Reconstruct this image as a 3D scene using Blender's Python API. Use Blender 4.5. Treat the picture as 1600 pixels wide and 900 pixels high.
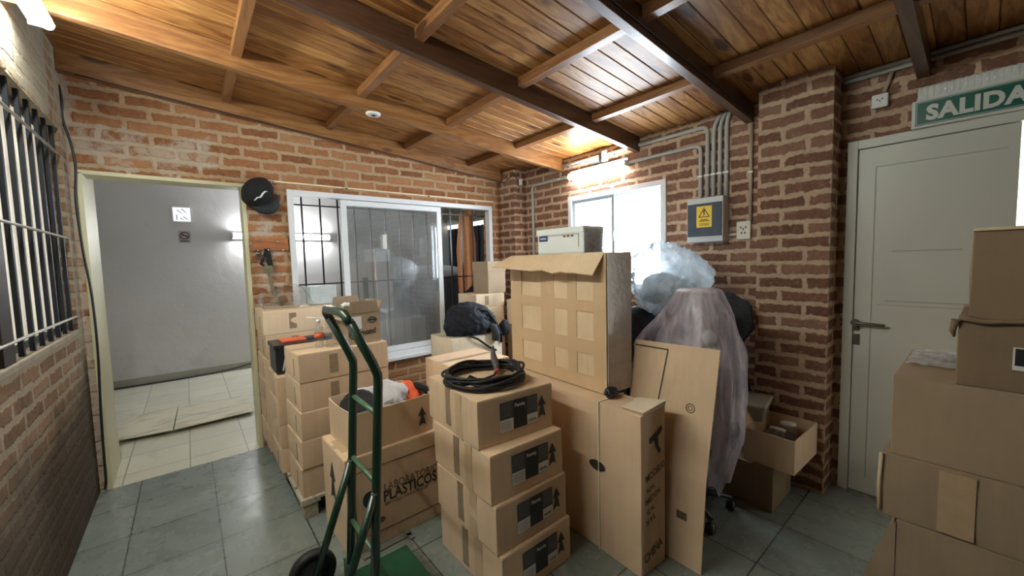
import bpy, bmesh, math, random
from mathutils import Vector, Matrix, noise
PI = math.pi
R = math.radians
random.seed(4)
for o in list(bpy.data.objects):
    bpy.data.objects.remove(o)
S = bpy.context.scene
COL = S.collection

# ------------------------------------------------------------------ camera
cam_d = bpy.data.cameras.new('camera')
cam_d.sensor_width = 36.0
cam_d.lens = 36.0 * 612.75 / 1600.0
cam_d.clip_start = 0.02
cam = bpy.data.objects.new('camera', cam_d)
COL.objects.link(cam)
rt = Vector((0.76943241, -0.06396830, 0.63551697))
M3 = [[0.76943241, -0.63818568, -0.02632123],
      [-0.0639683, -0.03599117, -0.99730271],
      [0.63551697, 0.76904075, -0.06851643]]
cam.matrix_world = Matrix(((M3[0][0], -M3[1][0], -M3[2][0], 0.0),
                           (M3[0][1], -M3[1][1], -M3[2][1], 0.0),
                           (M3[0][2], -M3[1][2], -M3[2][2], 1.45),
                           (0, 0, 0, 1)))
S.camera = cam

# ------------------------------------------------------------------ light and exposure
S.view_settings.view_transform = 'Standard'
S.view_settings.look = 'None'
S.view_settings.gamma = 1.0
S.view_settings.use_curve_mapping = False
S.view_settings.exposure = 1.4
SKY = 5.0            # world strength
E_LEFT = 47.0        # tube on the left wall
E_RIGHT = 24.0       # tube above the right window
E_FAR = 36.0         # tube in the room behind
E_WIN = 8.5          # frosted daylight panes of the right window
w = bpy.data.worlds.new('sky')
S.world = w
w.use_nodes = True
w.node_tree.nodes['Background'].inputs[0].default_value = (0.80, 0.90, 1.0, 1)
w.node_tree.nodes['Background'].inputs[1].default_value = SKY


# ------------------------------------------------------------------ materials
class NT:
    def __init__(s, name):
        s.m = bpy.data.materials.new(name)
        s.m.use_nodes = True
        s.t = s.m.node_tree
        s.t.nodes.clear()
        s.out = s.n('ShaderNodeOutputMaterial')

    def n(s, typ, **kw):
        nd = s.t.nodes.new(typ)
        for k, v in kw.items():
            if k.startswith('i_'):
                key = k[2:].replace('_', ' ')
                nd.inputs[key].default_value = v
            else:
                setattr(nd, k, v)
        return nd

    def l(s, a, b):
        s.t.links.new(a, b)

    def math(s, op, a, b=None, c=None, clamp=False):
        nd = s.n('ShaderNodeMath', operation=op, use_clamp=clamp)
        for i, v in enumerate((a, b, c)):
            if v is None:
                continue
            if isinstance(v, (int, float)):
                nd.inputs[i].default_value = v
            else:
                s.l(v, nd.inputs[i])
        return nd.outputs[0]

    def mix(s, f, a, b):
        nd = s.n('ShaderNodeMix', data_type='RGBA')
        for k, v in ((0, f), (6, a), (7, b)):
            if isinstance(v, (int, float)):
                nd.inputs[k].default_value = v
            elif isinstance(v, tuple):
                nd.inputs[k].default_value = (*v[:3], 1)
            else:
                s.l(v, nd.inputs[k])
        return nd.outputs[2]

    def ramp(s, f, stops):
        nd = s.n('ShaderNodeValToRGB')
        e = nd.color_ramp.elements
        while len(e) < len(stops):
            e.new(0.5)
        for i, (p, c) in enumerate(stops):
            e[i].position = p
            e[i].color = (*c[:3], 1) if isinstance(c, tuple) else (c, c, c, 1)
        s.l(f, nd.inputs[0])
        return nd.outputs[0]

    def noise(s, vec, scale, detail=4, rough=0.55, dist=0.0):
        nd = s.n('ShaderNodeTexNoise')
        nd.inputs['Scale'].default_value = scale
        nd.inputs['Detail'].default_value = detail
        nd.inputs['Roughness'].default_value = rough
        nd.inputs['Distortion'].default_value = dist
        if vec is not None:
            s.l(vec, nd.inputs['Vector'])
        return nd.outputs[0]

    def pos(s):
        return s.n('ShaderNodeNewGeometry').outputs['Position']

    def obj(s):
        return s.n('ShaderNodeTexCoord').outputs['Object']

    def mapv(s, vec, scale=(1, 1, 1), loc=(0, 0, 0)):
        nd = s.n('ShaderNodeMapping')
        nd.inputs['Scale'].default_value = scale
        nd.inputs['Location'].default_value = loc
        s.l(vec, nd.inputs['Vector'])
        return nd.outputs[0]

    def bump(s, h, strength=0.3, dist=0.01):
        nd = s.n('ShaderNodeBump')
        nd.inputs['Strength'].default_value = strength
        nd.inputs['Distance'].default_value = dist
        s.l(h, nd.inputs['Height'])
        return nd.outputs[0]

    def pbsdf(s, col, rough=0.6, metal=0.0, normal=None, spec=0.5, coat=0.0, trans=0.0, link=True):
        nd = s.n('ShaderNodeBsdfPrincipled')
        if isinstance(col, tuple):
            nd.inputs['Base Color'].default_value = (*col[:3], 1)
        else:
            s.l(col, nd.inputs['Base Color'])
        if isinstance(rough, (int, float)):
            nd.inputs['Roughness'].default_value = rough
        else:
            s.l(rough, nd.inputs['Roughness'])
        nd.inputs['Metallic'].default_value = metal
        nd.inputs['Specular IOR Level'].default_value = spec
        nd.inputs['Coat Weight'].default_value = coat
        nd.inputs['Coat Roughness'].default_value = 0.15
        nd.inputs['Transmission Weight'].default_value = trans
        if normal is not None:
            s.l(normal, nd.inputs['Normal'])
        if link:
            s.l(nd.outputs[0], s.out.inputs[0])
        return nd.outputs[0]


def plain(name, col, rough=0.6, metal=0.0, var=0.12, scale=9.0, bump=0.0, bscale=60, spec=0.5, coat=0.0):
    t = NT(name)
    p = t.obj()
    f = t.noise(p, scale, 5, 0.6)
    c = t.mix(f, tuple(x * (1 - var) for x in col), tuple(min(1, x * (1 + var)) for x in col))
    nrm = None
    if bump:
        nrm = t.bump(t.noise(p, bscale, 3), bump, 0.004)
    t.pbsdf(c, rough, metal, nrm, spec, coat)
    return t.m


def emit(name, col, strength):
    t = NT(name)
    e = t.n('ShaderNodeEmission')
    e.inputs[0].default_value = (*col, 1)
    e.inputs[1].default_value = strength
    t.l(e.outputs[0], t.out.inputs[0])
    return t.m


def brick_mat(name, cols, mortar, row=0.082, bw=0.255, dirt=0.0, lime=None, limecol=(0.50, 0.46, 0.40), shift=0.0):
    """bricks laid in world metres on any vertical face; lime = strength of the old limewash patches"""
    t = NT(name)
    g = t.n('ShaderNodeNewGeometry')
    sp = t.n('ShaderNodeSeparateXYZ')
    t.l(g.outputs['Position'], sp.inputs[0])
    sn = t.n('ShaderNodeSeparateXYZ')
    t.l(g.outputs['True Normal'], sn.inputs[0])
    ax = t.math('GREATER_THAN', t.math('ABSOLUTE', sn.outputs[0]), 0.5)
    u = t.math('ADD', t.math('MULTIPLY', sp.outputs[1], ax), t.math('MULTIPLY', sp.outputs[0], t.math('SUBTRACT', 1.0, ax)))
    wob = t.math('MULTIPLY', t.math('SUBTRACT', t.noise(g.outputs['Position'], 9, 3), 0.5), 0.034)
    wob2 = t.math('MULTIPLY', t.math('SUBTRACT', t.noise(g.outputs['Position'], 34, 3), 0.5), 0.026)
    cb = t.n('ShaderNodeCombineXYZ')
    t.l(t.math('ADD', t.math('ADD', u, shift), t.math('ADD', wob, wob2)), cb.inputs[0])
    t.l(t.math('ADD', sp.outputs[2], t.math('ADD', wob, wob2)), cb.inputs[1])
    b = t.n('ShaderNodeTexBrick')
    b.offset = 0.5
    t.l(cb.outputs[0], b.inputs['Vector'])
    b.inputs['Scale'].default_value = 1.0
    b.inputs['Brick Width'].default_value = bw
    b.inputs['Row Height'].default_value = row
    b.inputs['Mortar Size'].default_value = 0.0195
    b.inputs['Mortar Smooth'].default_value = 0.5
    b.inputs['Bias'].default_value = 0.0
    b.inputs['Color1'].default_value = (0, 0, 0, 1)
    b.inputs['Color2'].default_value = (1, 1, 1, 1)
    b.inputs['Mortar'].default_value = (0.5, 0.5, 0.5, 1)
    v = t.math('ADD', t.math('MULTIPLY', b.outputs['Color'], 0.45), t.math('MULTIPLY', t.noise(g.outputs['Position'], 14, 6, 0.65), 0.55))
    bc = t.ramp(v, [(0.2, cols[0]), (0.5, cols[1]), (0.8, cols[2])])
    mn = t.noise(g.outputs['Position'], 45, 4, 0.7)
    mc = t.mix(mn, tuple(x * 0.72 for x in mortar), tuple(min(1, x * 1.2) for x in mortar))
    fac = t.math('ADD', b.outputs['Fac'], t.math('MULTIPLY', t.math('SUBTRACT', t.noise(g.outputs['Position'], 42, 5, 0.7), 0.5), 1.5), clamp=True)
    c = t.mix(fac, bc, mc)
    if lime:
        # lime: list of (x/y lo, hi, z lo, z hi, strength)
        tot = None
        for (a0, a1, z0, z1, st) in lime:
            m1 = t.math('MULTIPLY', t.math('SMOOTH_MIN', 1.0, t.math('MULTIPLY', t.math('SUBTRACT', u, a0), 8.0), 0.3, clamp=True),
                        t.math('MULTIPLY', t.math('SUBTRACT', a1, u), 8.0, clamp=True))
            m2 = t.math('MULTIPLY', t.math('MULTIPLY', t.math('SUBTRACT', sp.outputs[2], z0), 10.0, clamp=True),
                        t.math('MULTIPLY', t.math('SUBTRACT', z1, sp.outputs[2]), 10.0, clamp=True))
            mm = t.math('MULTIPLY', t.math('MULTIPLY', m1, m2), st)
            tot = mm if tot is None else t.math('MAXIMUM', tot, mm)
        nz = t.math('ADD', t.math('MULTIPLY', t.math('SUBTRACT', t.noise(g.outputs['Position'], 8, 8, 0.72, 0.4), 0.5), 1.7), 0.5)
        nz = t.math('ADD', nz, t.math('MULTIPLY', t.math('SUBTRACT', b.outputs['Fac'], 0.5), 0.13))
        lm = t.math('MULTIPLY', t.math('SUBTRACT', t.math('ADD', nz, t.math('MULTIPLY', tot, 0.5)), 0.72), 5.0, clamp=True)
        lm = t.math('MULTIPLY', lm, t.math('GREATER_THAN', tot, 0.02))
        lc = t.mix(t.noise(g.outputs['Position'], 20, 5), tuple(x * 0.7 for x in limecol), limecol)
        c = t.mix(t.math('MULTIPLY', lm, 0.8), c, lc)
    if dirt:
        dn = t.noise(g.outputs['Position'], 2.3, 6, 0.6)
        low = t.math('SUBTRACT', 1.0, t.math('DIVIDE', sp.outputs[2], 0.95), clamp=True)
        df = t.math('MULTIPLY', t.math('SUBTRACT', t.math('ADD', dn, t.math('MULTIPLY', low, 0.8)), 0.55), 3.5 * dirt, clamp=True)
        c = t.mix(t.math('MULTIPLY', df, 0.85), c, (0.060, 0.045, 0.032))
    h = t.math('ADD', t.math('MULTIPLY', t.math('SUBTRACT', 1.0, b.outputs['Fac']), 1.0), t.math('MULTIPLY', t.noise(g.outputs['Position'], 70, 4, 0.7), 0.55))
    t.pbsdf(c, 0.88, 0, t.bump(h, 0.75, 0.008), 0.25)
    return t.m


def wood_mat(name, c_dark, c_mid, c_light, axis='x', rough=0.32, knots=True, plank=None, coat=0.25, spec=0.5):
    t = NT(name)
    p = t.pos()
    if plank:
        sp = t.n('ShaderNodeSeparateXYZ')
        t.l(p, sp.inputs[0])
        idx = t.math('FLOOR', t.math('DIVIDE', sp.outputs[1], plank))
        wn = t.n('ShaderNodeTexWhiteNoise', noise_dimensions='1D')
        t.l(idx, wn.inputs['W'])
        off = t.n('ShaderNodeCombineXYZ')
        t.l(t.math('MULTIPLY', wn.outputs['Value'], 17.0), off.inputs[0])
        t.l(t.math('MULTIPLY', wn.outputs['Value'], 5.0), off.inputs[2])
        va = t.n('ShaderNodeVectorMath', operation='ADD')
        t.l(p, va.inputs[0])
        t.l(off.outputs[0], va.inputs[1])
        p = va.outputs[0]
    sc = (1.1, 9, 9) if axis == 'x' else (9, 1.1, 9) if axis == 'y' else (9, 9, 1.1)
    q = t.mapv(p, sc)
    base = t.noise(q, 1.0, 4, 0.5, 0.5)
    rings = t.math('SINE', t.math('MULTIPLY', base, 42.0))
    fine = t.noise(t.mapv(p, tuple(x * 5 for x in sc)), 2.4, 3, 0.6)
    v = t.math('ADD', t.math('ADD', t.math('MULTIPLY', rings, 0.11), t.math('MULTIPLY', base, 0.55)), t.math('MULTIPLY', fine, 0.38))
    if plank:
        v = t.math('ADD', v, t.math('MULTIPLY', t.math('SUBTRACT', wn.outputs['Value'], 0.5), 0.26))
    c = t.ramp(v, [(0.22, c_dark), (0.5, c_mid), (0.78, c_light)])
    if knots:
        vo = t.n('ShaderNodeTexVoronoi', feature='F1')
        vo.inputs['Scale'].default_value = 1.0
        ks = (2.3, 6.5, 6.5) if axis == 'x' else (6.5, 2.3, 6.5)
        t.l(t.mapv(p, ks, (0.3, 0.7, 0.2)), vo.inputs['Vector'])
        k = t.math('MULTIPLY', t.math('SUBTRACT', 0.20, vo.outputs['Distance']), 16.0, clamp=True)
        sel = t.n('ShaderNodeSeparateColor')
        t.l(vo.outputs['Color'], sel.inputs[0])
        k = t.math('MULTIPLY', k, t.math('GREATER_THAN', sel.outputs[0], 0.35))
        c = t.mix(t.math('MULTIPLY', k, 0.85), c, (c_dark[0] * 0.28, c_dark[1] * 0.25, c_dark[2] * 0.25))
    t.pbsdf(c, rough, 0, t.bump(fine, 0.12, 0.002), spec, coat)
    return t.m


def card_mat(name, col, edge=0.1, scale=3.0):
    t = NT(name)
    p = t.obj()
    oi = t.n('ShaderNodeObjectInfo')
    ad = t.n('ShaderNodeVectorMath', operation='ADD')
    t.l(p, ad.inputs[0])
    t.l(oi.outputs['Random'], ad.inputs[1])
    f = t.noise(ad.outputs[0], scale, 5, 0.6)
    rib = t.noise(t.mapv(ad.outputs[0], (40, 40, 3)), 1.0, 2)
    v = t.math('ADD', t.math('MULTIPLY', f, 0.75), t.math('MULTIPLY', rib, 0.25))
    v = t.math('ADD', v, t.math('MULTIPLY', t.math('SUBTRACT', oi.outputs['Random'], 0.5), 0.16))
    c = t.ramp(v, [(0.25, tuple(x * 0.78 for x in col)), (0.5, col), (0.8, tuple(min(1, x * 1.16) for x in col))])
    st = t.math('MULTIPLY', t.math('SUBTRACT', t.noise(ad.outputs[0], 5.5, 6, 0.7), 0.66), 4.0, clamp=True)
    c = t.mix(t.math('MULTIPLY', st, 0.3), c, tuple(x * 0.55 for x in col))
    t.pbsdf(c, 0.72, 0, t.bump(t.math('ADD', f, t.math('MULTIPLY', rib, 0.3)), 0.25, 0.01), 0.3)
    return t.m


M = {}
M['card'] = card_mat('cardboard', (0.66, 0.49, 0.33))
M['card_pale'] = card_mat('pale cardboard', (0.69, 0.55, 0.39))
M['card_dim'] = card_mat('dim cardboard', (0.34, 0.255, 0.17))  # cardboard darkened for the weak light on the right stack
M['card_yellow'] = card_mat('yellowish cardboard', (0.69, 0.53, 0.35))
M['card_brown'] = card_mat('dim brown cardboard', (0.25, 0.175, 0.11))
M['card_cream'] = card_mat('cream cardboard', (0.74, 0.65, 0.50))
M['tape'] = plain('brown packing tape', (0.46, 0.33, 0.21), 0.28, 0, 0.15, 30, coat=0.3)
M['tape_soft'] = plain('faint kraft tape', (0.55, 0.40, 0.25), 0.3, 0, 0.1, 20, coat=0.2)
M['tape_dark'] = plain('dark packing tape', (0.30, 0.22, 0.145), 0.25, 0, 0.35, 55, coat=0.4)
M['tape_wide'] = plain('honey packing tape', (0.60, 0.43, 0.26), 0.3, 0, 0.08, 12, coat=0.3)
M['tape_clear'] = plain('wrinkled clear tape', (0.50, 0.44, 0.40), 0.2, 0, 0.25, 30, bump=0.7, bscale=35, coat=0.6)
M['ink'] = plain('black print', (0.035, 0.032, 0.03), 0.6, 0, 0.2, 60)
M['ink_soft'] = plain('faded print', (0.14, 0.10, 0.065), 0.7, 0, 0.3, 60)
M['label_black'] = plain('black label', (0.022, 0.024, 0.028), 0.4, 0, 0.3, 60)
M['label_grey'] = plain('grey label', (0.075, 0.08, 0.09), 0.4, 0, 0.3, 80)
M['label_white'] = plain('white paper label', (0.72, 0.72, 0.72), 0.5, 0, 0.08, 60)
M['paper'] = plain('white paper', (0.75, 0.76, 0.78), 0.6, 0, 0.05, 20)
M['steel_green'] = plain('dark green paint', (0.008, 0.034, 0.018), 0.36, 0, 0.3, 25, bump=0.1, bscale=80, coat=0.5)
M['plate_green'] = plain('worn green plate', (0.018, 0.085, 0.045), 0.4, 0, 0.4, 14, bump=0.2, bscale=50)
M['rung_green'] = plain('scuffed green bar', (0.075, 0.15, 0.085), 0.35, 0, 0.35, 25)
M['chrome'] = plain('bare steel', (0.55, 0.55, 0.53), 0.25, 1.0, 0.1, 20)
M['rubber'] = plain('black rubber', (0.012, 0.012, 0.013), 0.65, 0, 0.25, 25, bump=0.2)
M['black'] = plain('black plastic', (0.018, 0.019, 0.022), 0.38, 0, 0.2, 20)
M['iron'] = plain('black iron bar', (0.012, 0.013, 0.018), 0.33, 0.2, 0.3, 40, bump=0.1)
M['bar_black'] = plain('matt black bar', (0.010, 0.011, 0.016), 0.55, 0, 0.3, 40, spec=0.25)
M['bar_brown'] = plain('dark brown post', (0.020, 0.013, 0.010), 0.55, 0, 0.3, 20, spec=0.25)
M['iron_pale'] = plain('pale worn rod', (0.40, 0.38, 0.34), 0.4, 0.4, 0.2, 40)
M['alu'] = plain('white aluminium', (0.72, 0.76, 0.80), 0.35, 0.0, 0.04, 12)
M['alu_grey'] = plain('grey aluminium', (0.38, 0.43, 0.48), 0.35, 0.3, 0.06, 12)
M['cream'] = plain('cream gloss paint', (0.62, 0.60, 0.40), 0.45, 0, 0.07, 5, bump=0.12, bscale=20)
M['pvc'] = plain('grey pvc pipe', (0.42, 0.43, 0.42), 0.4, 0, 0.07, 12)
M['pvc_tan'] = plain('tan pvc pipe', (0.40, 0.33, 0.25), 0.4, 0, 0.12, 12)
M['white'] = plain('white plastic', (0.72, 0.73, 0.72), 0.35, 0, 0.05, 12)
M['ivory'] = plain('ivory plastic', (0.66, 0.65, 0.56), 0.4, 0, 0.08, 14)
M['door'] = plain('off white door paint', (0.54, 0.545, 0.50), 0.38, 0, 0.06, 2.5, bump=0.05)
M['panel_front'] = plain('smoked blue panel', (0.060, 0.078, 0.105), 0.5, 0, 0.3, 18, spec=0.25)
M['panel_case'] = plain('grey panel case', (0.50, 0.53, 0.54), 0.4, 0, 0.06, 10)
M['yellow'] = plain('yellow sticker', (0.80, 0.55, 0.03), 0.5, 0, 0.05, 20)
M['green_sign'] = plain('green sign', (0.005, 0.105, 0.075), 0.3, 0, 0.15, 25)
M['sign_white'] = plain('sign white', (0.58, 0.60, 0.58), 0.4, 0, 0.06, 25)
M['ribbed'] = plain('ribbed clear cover', (0.74, 0.78, 0.77), 0.12, 0.1, 0.25, 40, coat=0.6)
M['black_cloth'] = plain('black cloth', (0.006, 0.0065, 0.009), 0.85, 0, 0.4, 25, bump=0.3)
M['navy_cloth'] = plain('navy cloth', (0.006, 0.009, 0.018), 0.8, 0, 0.4, 18, bump=0.3)
M['brim_cloth'] = plain('dark green black cloth', (0.018, 0.026, 0.028), 0.8, 0, 0.2, 14)
M['slate_cloth'] = plain('dark slate cloth', (0.034, 0.043, 0.052), 0.85, 0, 0.3, 14, bump=0.3)
M['grey_cloth'] = plain('light grey cloth', (0.50, 0.50, 0.52), 0.85, 0, 0.1, 14, bump=0.3)
M['orange_cloth'] = plain('orange cloth', (0.78, 0.12, 0.04), 0.8, 0, 0.2, 14, bump=0.3)
M['brown_cloth'] = plain('brown curtain cloth', (0.46, 0.21, 0.09), 0.85, 0, 0.15, 14, bump=0.2)
M['olive_cloth'] = plain('olive cloth', (0.17, 0.165, 0.10), 0.85, 0, 0.5, 16, bump=0.4)
M['brown_sack'] = plain('brown sack', (0.17, 0.135, 0.10), 0.85, 0, 0.3, 14, bump=0.4)
M['gate'] = plain('dark blue grey gate', (0.018, 0.022, 0.030), 0.35, 0.2, 0.25, 6, coat=0.1)
M['red'] = plain('red plastic', (0.55, 0.02, 0.015), 0.35, 0, 0.1, 20)
M['orange'] = plain('orange red plastic', (0.80, 0.13, 0.06), 0.4, 0, 0.1, 20)
M['yellow_label'] = plain('yellow label', (0.65, 0.45, 0.10), 0.5)
M['styro'] = plain('pale blue white case', (0.82, 0.88, 0.88), 0.5, 0, 0.05, 12)
M['blue'] = plain('dark blue badge', (0.02, 0.055, 0.16), 0.4)
M['pallet'] = wood_mat('pallet wood', (0.27, 0.23, 0.17), (0.42, 0.37, 0.29), (0.55, 0.49, 0.40), 'y', 0.8, False, coat=0)
M['pine'] = wood_mat('varnished pine planks', (0.17, 0.060, 0.016), (0.345, 0.158, 0.047), (0.52, 0.285, 0.098), 'x', 0.40, True, 0.1, 0.02, 0.40)
M['beam_orange'] = wood_mat('orange pine beam', (0.16, 0.062, 0.018), (0.27, 0.122, 0.041), (0.37, 0.195, 0.075), 'x', 0.42)
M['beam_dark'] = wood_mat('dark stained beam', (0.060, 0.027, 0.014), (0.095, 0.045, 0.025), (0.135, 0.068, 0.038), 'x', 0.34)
M['purlin'] = wood_mat('pine purlin', (0.14, 0.054, 0.017), (0.23, 0.100, 0.035), (0.32, 0.155, 0.06), 'y', 0.38)
M['hook_board'] = wood_mat('reddish wood board', (0.26, 0.085, 0.03), (0.40, 0.15, 0.06), (0.50, 0.22, 0.09), 'x', 0.5, False)
M['brick_back'] = brick_mat('lit orange brick', [(0.175, 0.066, 0.027), (0.30, 0.127, 0.055), (0.41, 0.205, 0.10)], (0.45, 0.31, 0.19),  # same brick on both walls; stronger light put into this orange
                            lime=[(-0.62, 0.32, 2.10, 2.46, 0.80), (-0.62, 0.50, 2.05, 2.17, 1.25), (0.34, 0.66, 0.7, 2.12, 0.66), (-0.70, -0.44, -0.2, 3.0, 1.6)], limecol=(0.56, 0.47, 0.38))
M['brick_right'] = brick_mat('shaded brown brick', [(0.125, 0.056, 0.037), (0.20, 0.098, 0.066), (0.28, 0.155, 0.108)], (0.53, 0.39, 0.28), shift=0.07)  # same brick as the back wall, weaker light put into its brown
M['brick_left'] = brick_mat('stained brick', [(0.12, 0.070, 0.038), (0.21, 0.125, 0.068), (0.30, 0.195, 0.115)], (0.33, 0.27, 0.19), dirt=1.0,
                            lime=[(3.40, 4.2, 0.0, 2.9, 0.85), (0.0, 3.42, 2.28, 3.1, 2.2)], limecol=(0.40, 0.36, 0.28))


def tile_mat(name, c0, c1, grout, size, ox, oy, rough0, rough1, dirtc, dirt=0.5):
    t = NT(name)
    p = t.pos()
    sp = t.n('ShaderNodeSeparateXYZ')
    t.l(p, sp.inputs[0])

    def line(o, off):
        fr = t.math('FRACT', t.math('DIVIDE', t.math('ADD', o, off), size))
        d = t.math('ABSOLUTE', t.math('SUBTRACT', fr, 0.5))
        return t.math('GREATER_THAN', d, 0.5 - 0.0034 / size)
    g = t.math('MAXIMUM', line(sp.outputs[0], ox), line(sp.outputs[1], oy))
    ix = t.math('FLOOR', t.math('DIVIDE', t.math('ADD', sp.outputs[0], ox), size))
    iy = t.math('FLOOR', t.math('DIVIDE', t.math('ADD', sp.outputs[1], oy), size))
    wn = t.n('ShaderNodeTexWhiteNoise', noise_dimensions='1D')
    t.l(t.math('ADD', ix, t.math('MULTIPLY', iy, 7.3)), wn.inputs['W'])
    n1 = t.noise(p, 3.0, 6, 0.65, 0.3)
    v = t.math('ADD', n1, t.math('MULTIPLY', t.math('SUBTRACT', wn.outputs['Value'], 0.5), 0.35))
    c = t.mix(t.math('MULTIPLY', t.math('SUBTRACT', v, 0.1), 1.25, clamp=True), c0, c1)
    dn = t.math('MULTIPLY', t.math('SUBTRACT', t.noise(p, 4.5, 7, 0.7), 0.55), 4.0, clamp=True)
    c = t.mix(t.math('MULTIPLY', dn, dirt), c, dirtc)
    c = t.mix(t.math('MULTIPLY', g, 0.95), c, grout)
    rn = t.noise(p, 6.0, 6, 0.7)
    rr = t.math('ADD', rough0, t.math('MULTIPLY', rn, rough1 - rough0))
    hb = t.math('ADD', t.math('MULTIPLY', t.noise(p, 14, 5, 0.6), 0.25), t.math('MULTIPLY', g, -1.0))
    t.pbsdf(c, rr, 0, t.bump(hb, 0.15, 0.003), 0.6)
    return t.m


M['floor_grey'] = tile_mat('grey green tiles', (0.145, 0.172, 0.155), (0.225, 0.252, 0.228), (0.035, 0.037, 0.032), 0.385, 0.33, 0.13, 0.06, 0.50, (0.20, 0.195, 0.165), 0.22)
M['floor_cream'] = tile_mat('cream tiles', (0.50, 0.49, 0.39), (0.62, 0.61, 0.50), (0.22, 0.20, 0.15), 0.36, 0.07, 0.1, 0.3, 0.6, (0.26, 0.235, 0.165), 0.6)


def plaster_mat():
    t = NT('grey white plaster')
    p = t.pos()
    n1 = t.noise(p, 1.6, 6, 0.6)
    c = t.mix(n1, (0.55, 0.535, 0.525), (0.67, 0.655, 0.64))
    sp = t.n('ShaderNodeSeparateXYZ')
    t.l(p, sp.inputs[0])
    low = t.math('SUBTRACT', 1.0, t.math('DIVIDE', sp.outputs[2], 0.6), clamp=True)
    st = t.math('MULTIPLY', t.math('SUBTRACT', t.math('ADD', t.noise(p, 3.5, 6, 0.7), t.math('MULTIPLY', low, 0.2)), 0.62), 4.0, clamp=True)
    c = t.mix(t.math('MULTIPLY', st, 0.35), c, (0.26, 0.25, 0.24))
    t.pbsdf(c, 0.95, 0, t.bump(t.noise(p, 5, 6, 0.6), 0.3, 0.02), 0.05)
    return t.m


M['plaster'] = plaster_mat()


def film_mat(name, col, opac, rough=0.25, dens=14, stretch=1.0):
    """thin crumpled plastic film"""
    t = NT(name)
    p = t.mapv(t.obj(), (1, 1, stretch))
    n1 = t.noise(p, dens, 5, 0.65, 0.8)
    tr = t.n('ShaderNodeBsdfTransparent')
    tr.inputs[0].default_value = (*[min(1, 0.75 + 0.25 * x) for x in col], 1)
    nrm = t.bump(t.noise(p, dens * 1.7, 5, 0.7, 1.2), 0.9, 0.012)
    pb = t.pbsdf(col, rough, 0, nrm, 0.7, 0.5, link=False)
    tl = t.n('ShaderNodeBsdfTranslucent')
    tl.inputs[0].default_value = (*col, 1)
    m1 = t.n('ShaderNodeMixShader')
    m1.inputs[0].default_value = 0.45
    t.l(pb, m1.inputs[1])
    t.l(tl.outputs[0], m1.inputs[2])
    m2 = t.n('ShaderNodeMixShader')
    f = t.math('ADD', opac, t.math('MULTIPLY', t.math('SUBTRACT', n1, 0.5), 1.7), clamp=True)
    t.l(f, m2.inputs[0])
    t.l(tr.outputs[0], m2.inputs[1])
    t.l(m1.outputs[0], m2.inputs[2])
    t.l(m2.outputs[0], t.out.inputs[0])
    return t.m


M['film_lilac'] = film_mat('lilac plastic film', (0.92, 0.85, 0.97), 0.48, 0.18, dens=9, stretch=0.25)
M['film_blue'] = film_mat('pale blue plastic film', (0.80, 0.89, 0.95), 0.66, 0.18, dens=6)
M['film_clear'] = film_mat('clear plastic film', (0.72, 0.72, 0.72), 0.22, dens=18)
M['film_white'] = film_mat('whitish bubble film', (0.85, 0.88, 0.92), 0.85, dens=30)
M['film_thin'] = film_mat('thin clear bag', (0.8, 0.8, 0.8), 0.06, dens=6)


def glass_mat():
    t = NT('window glass')
    tr = t.n('ShaderNodeBsdfTransparent')
    tr.inputs[0].default_value = (0.80, 0.83, 0.84, 1)
    gl = t.n('ShaderNodeBsdfGlossy')
    gl.inputs['Roughness'].default_value = 0.0
    fr = t.n('ShaderNodeFresnel')
    fr.inputs[0].default_value = 1.75
    p = t.pos()
    df = t.n('ShaderNodeBsdfDiffuse')
    df.inputs[0].default_value = (0.6, 0.62, 0.63, 1)
    m1 = t.n('ShaderNodeMixShader')
    t.l(t.math('MULTIPLY', fr.outputs[0], 1.6, clamp=True), m1.inputs[0])
    t.l(tr.outputs[0], m1.inputs[1])
    t.l(gl.outputs[0], m1.inputs[2])
    m2 = t.n('ShaderNodeMixShader')
    t.l(t.math('MULTIPLY', t.noise(p, 3, 5), 0.34), m2.inputs[0])
    t.l(m1.outputs[0], m2.inputs[1])
    t.l(df.outputs[0], m2.inputs[2])
    t.l(m2.outputs[0], t.out.inputs[0])
    return t.m


M['glass'] = glass_mat()
M['tube_left'] = emit('lit tube left', (0.93, 1.0, 0.93), E_LEFT)
M['tube_right'] = emit('lit tube right', (1.0, 0.97, 0.86), E_RIGHT)
M['tube_far'] = emit('lit tube far', (0.93, 0.97, 1.0), E_FAR)
M['day_pane'] = emit('daylight through frosted pane', (0.80, 0.90, 1.0), E_WIN)
M['day_small'] = emit('daylight through glass block', (0.85, 0.93, 1.0), 0.5)
M['day_slit'] = emit('daylight at the gate top', (1.0, 0.97, 0.92), 1.2)


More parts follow.
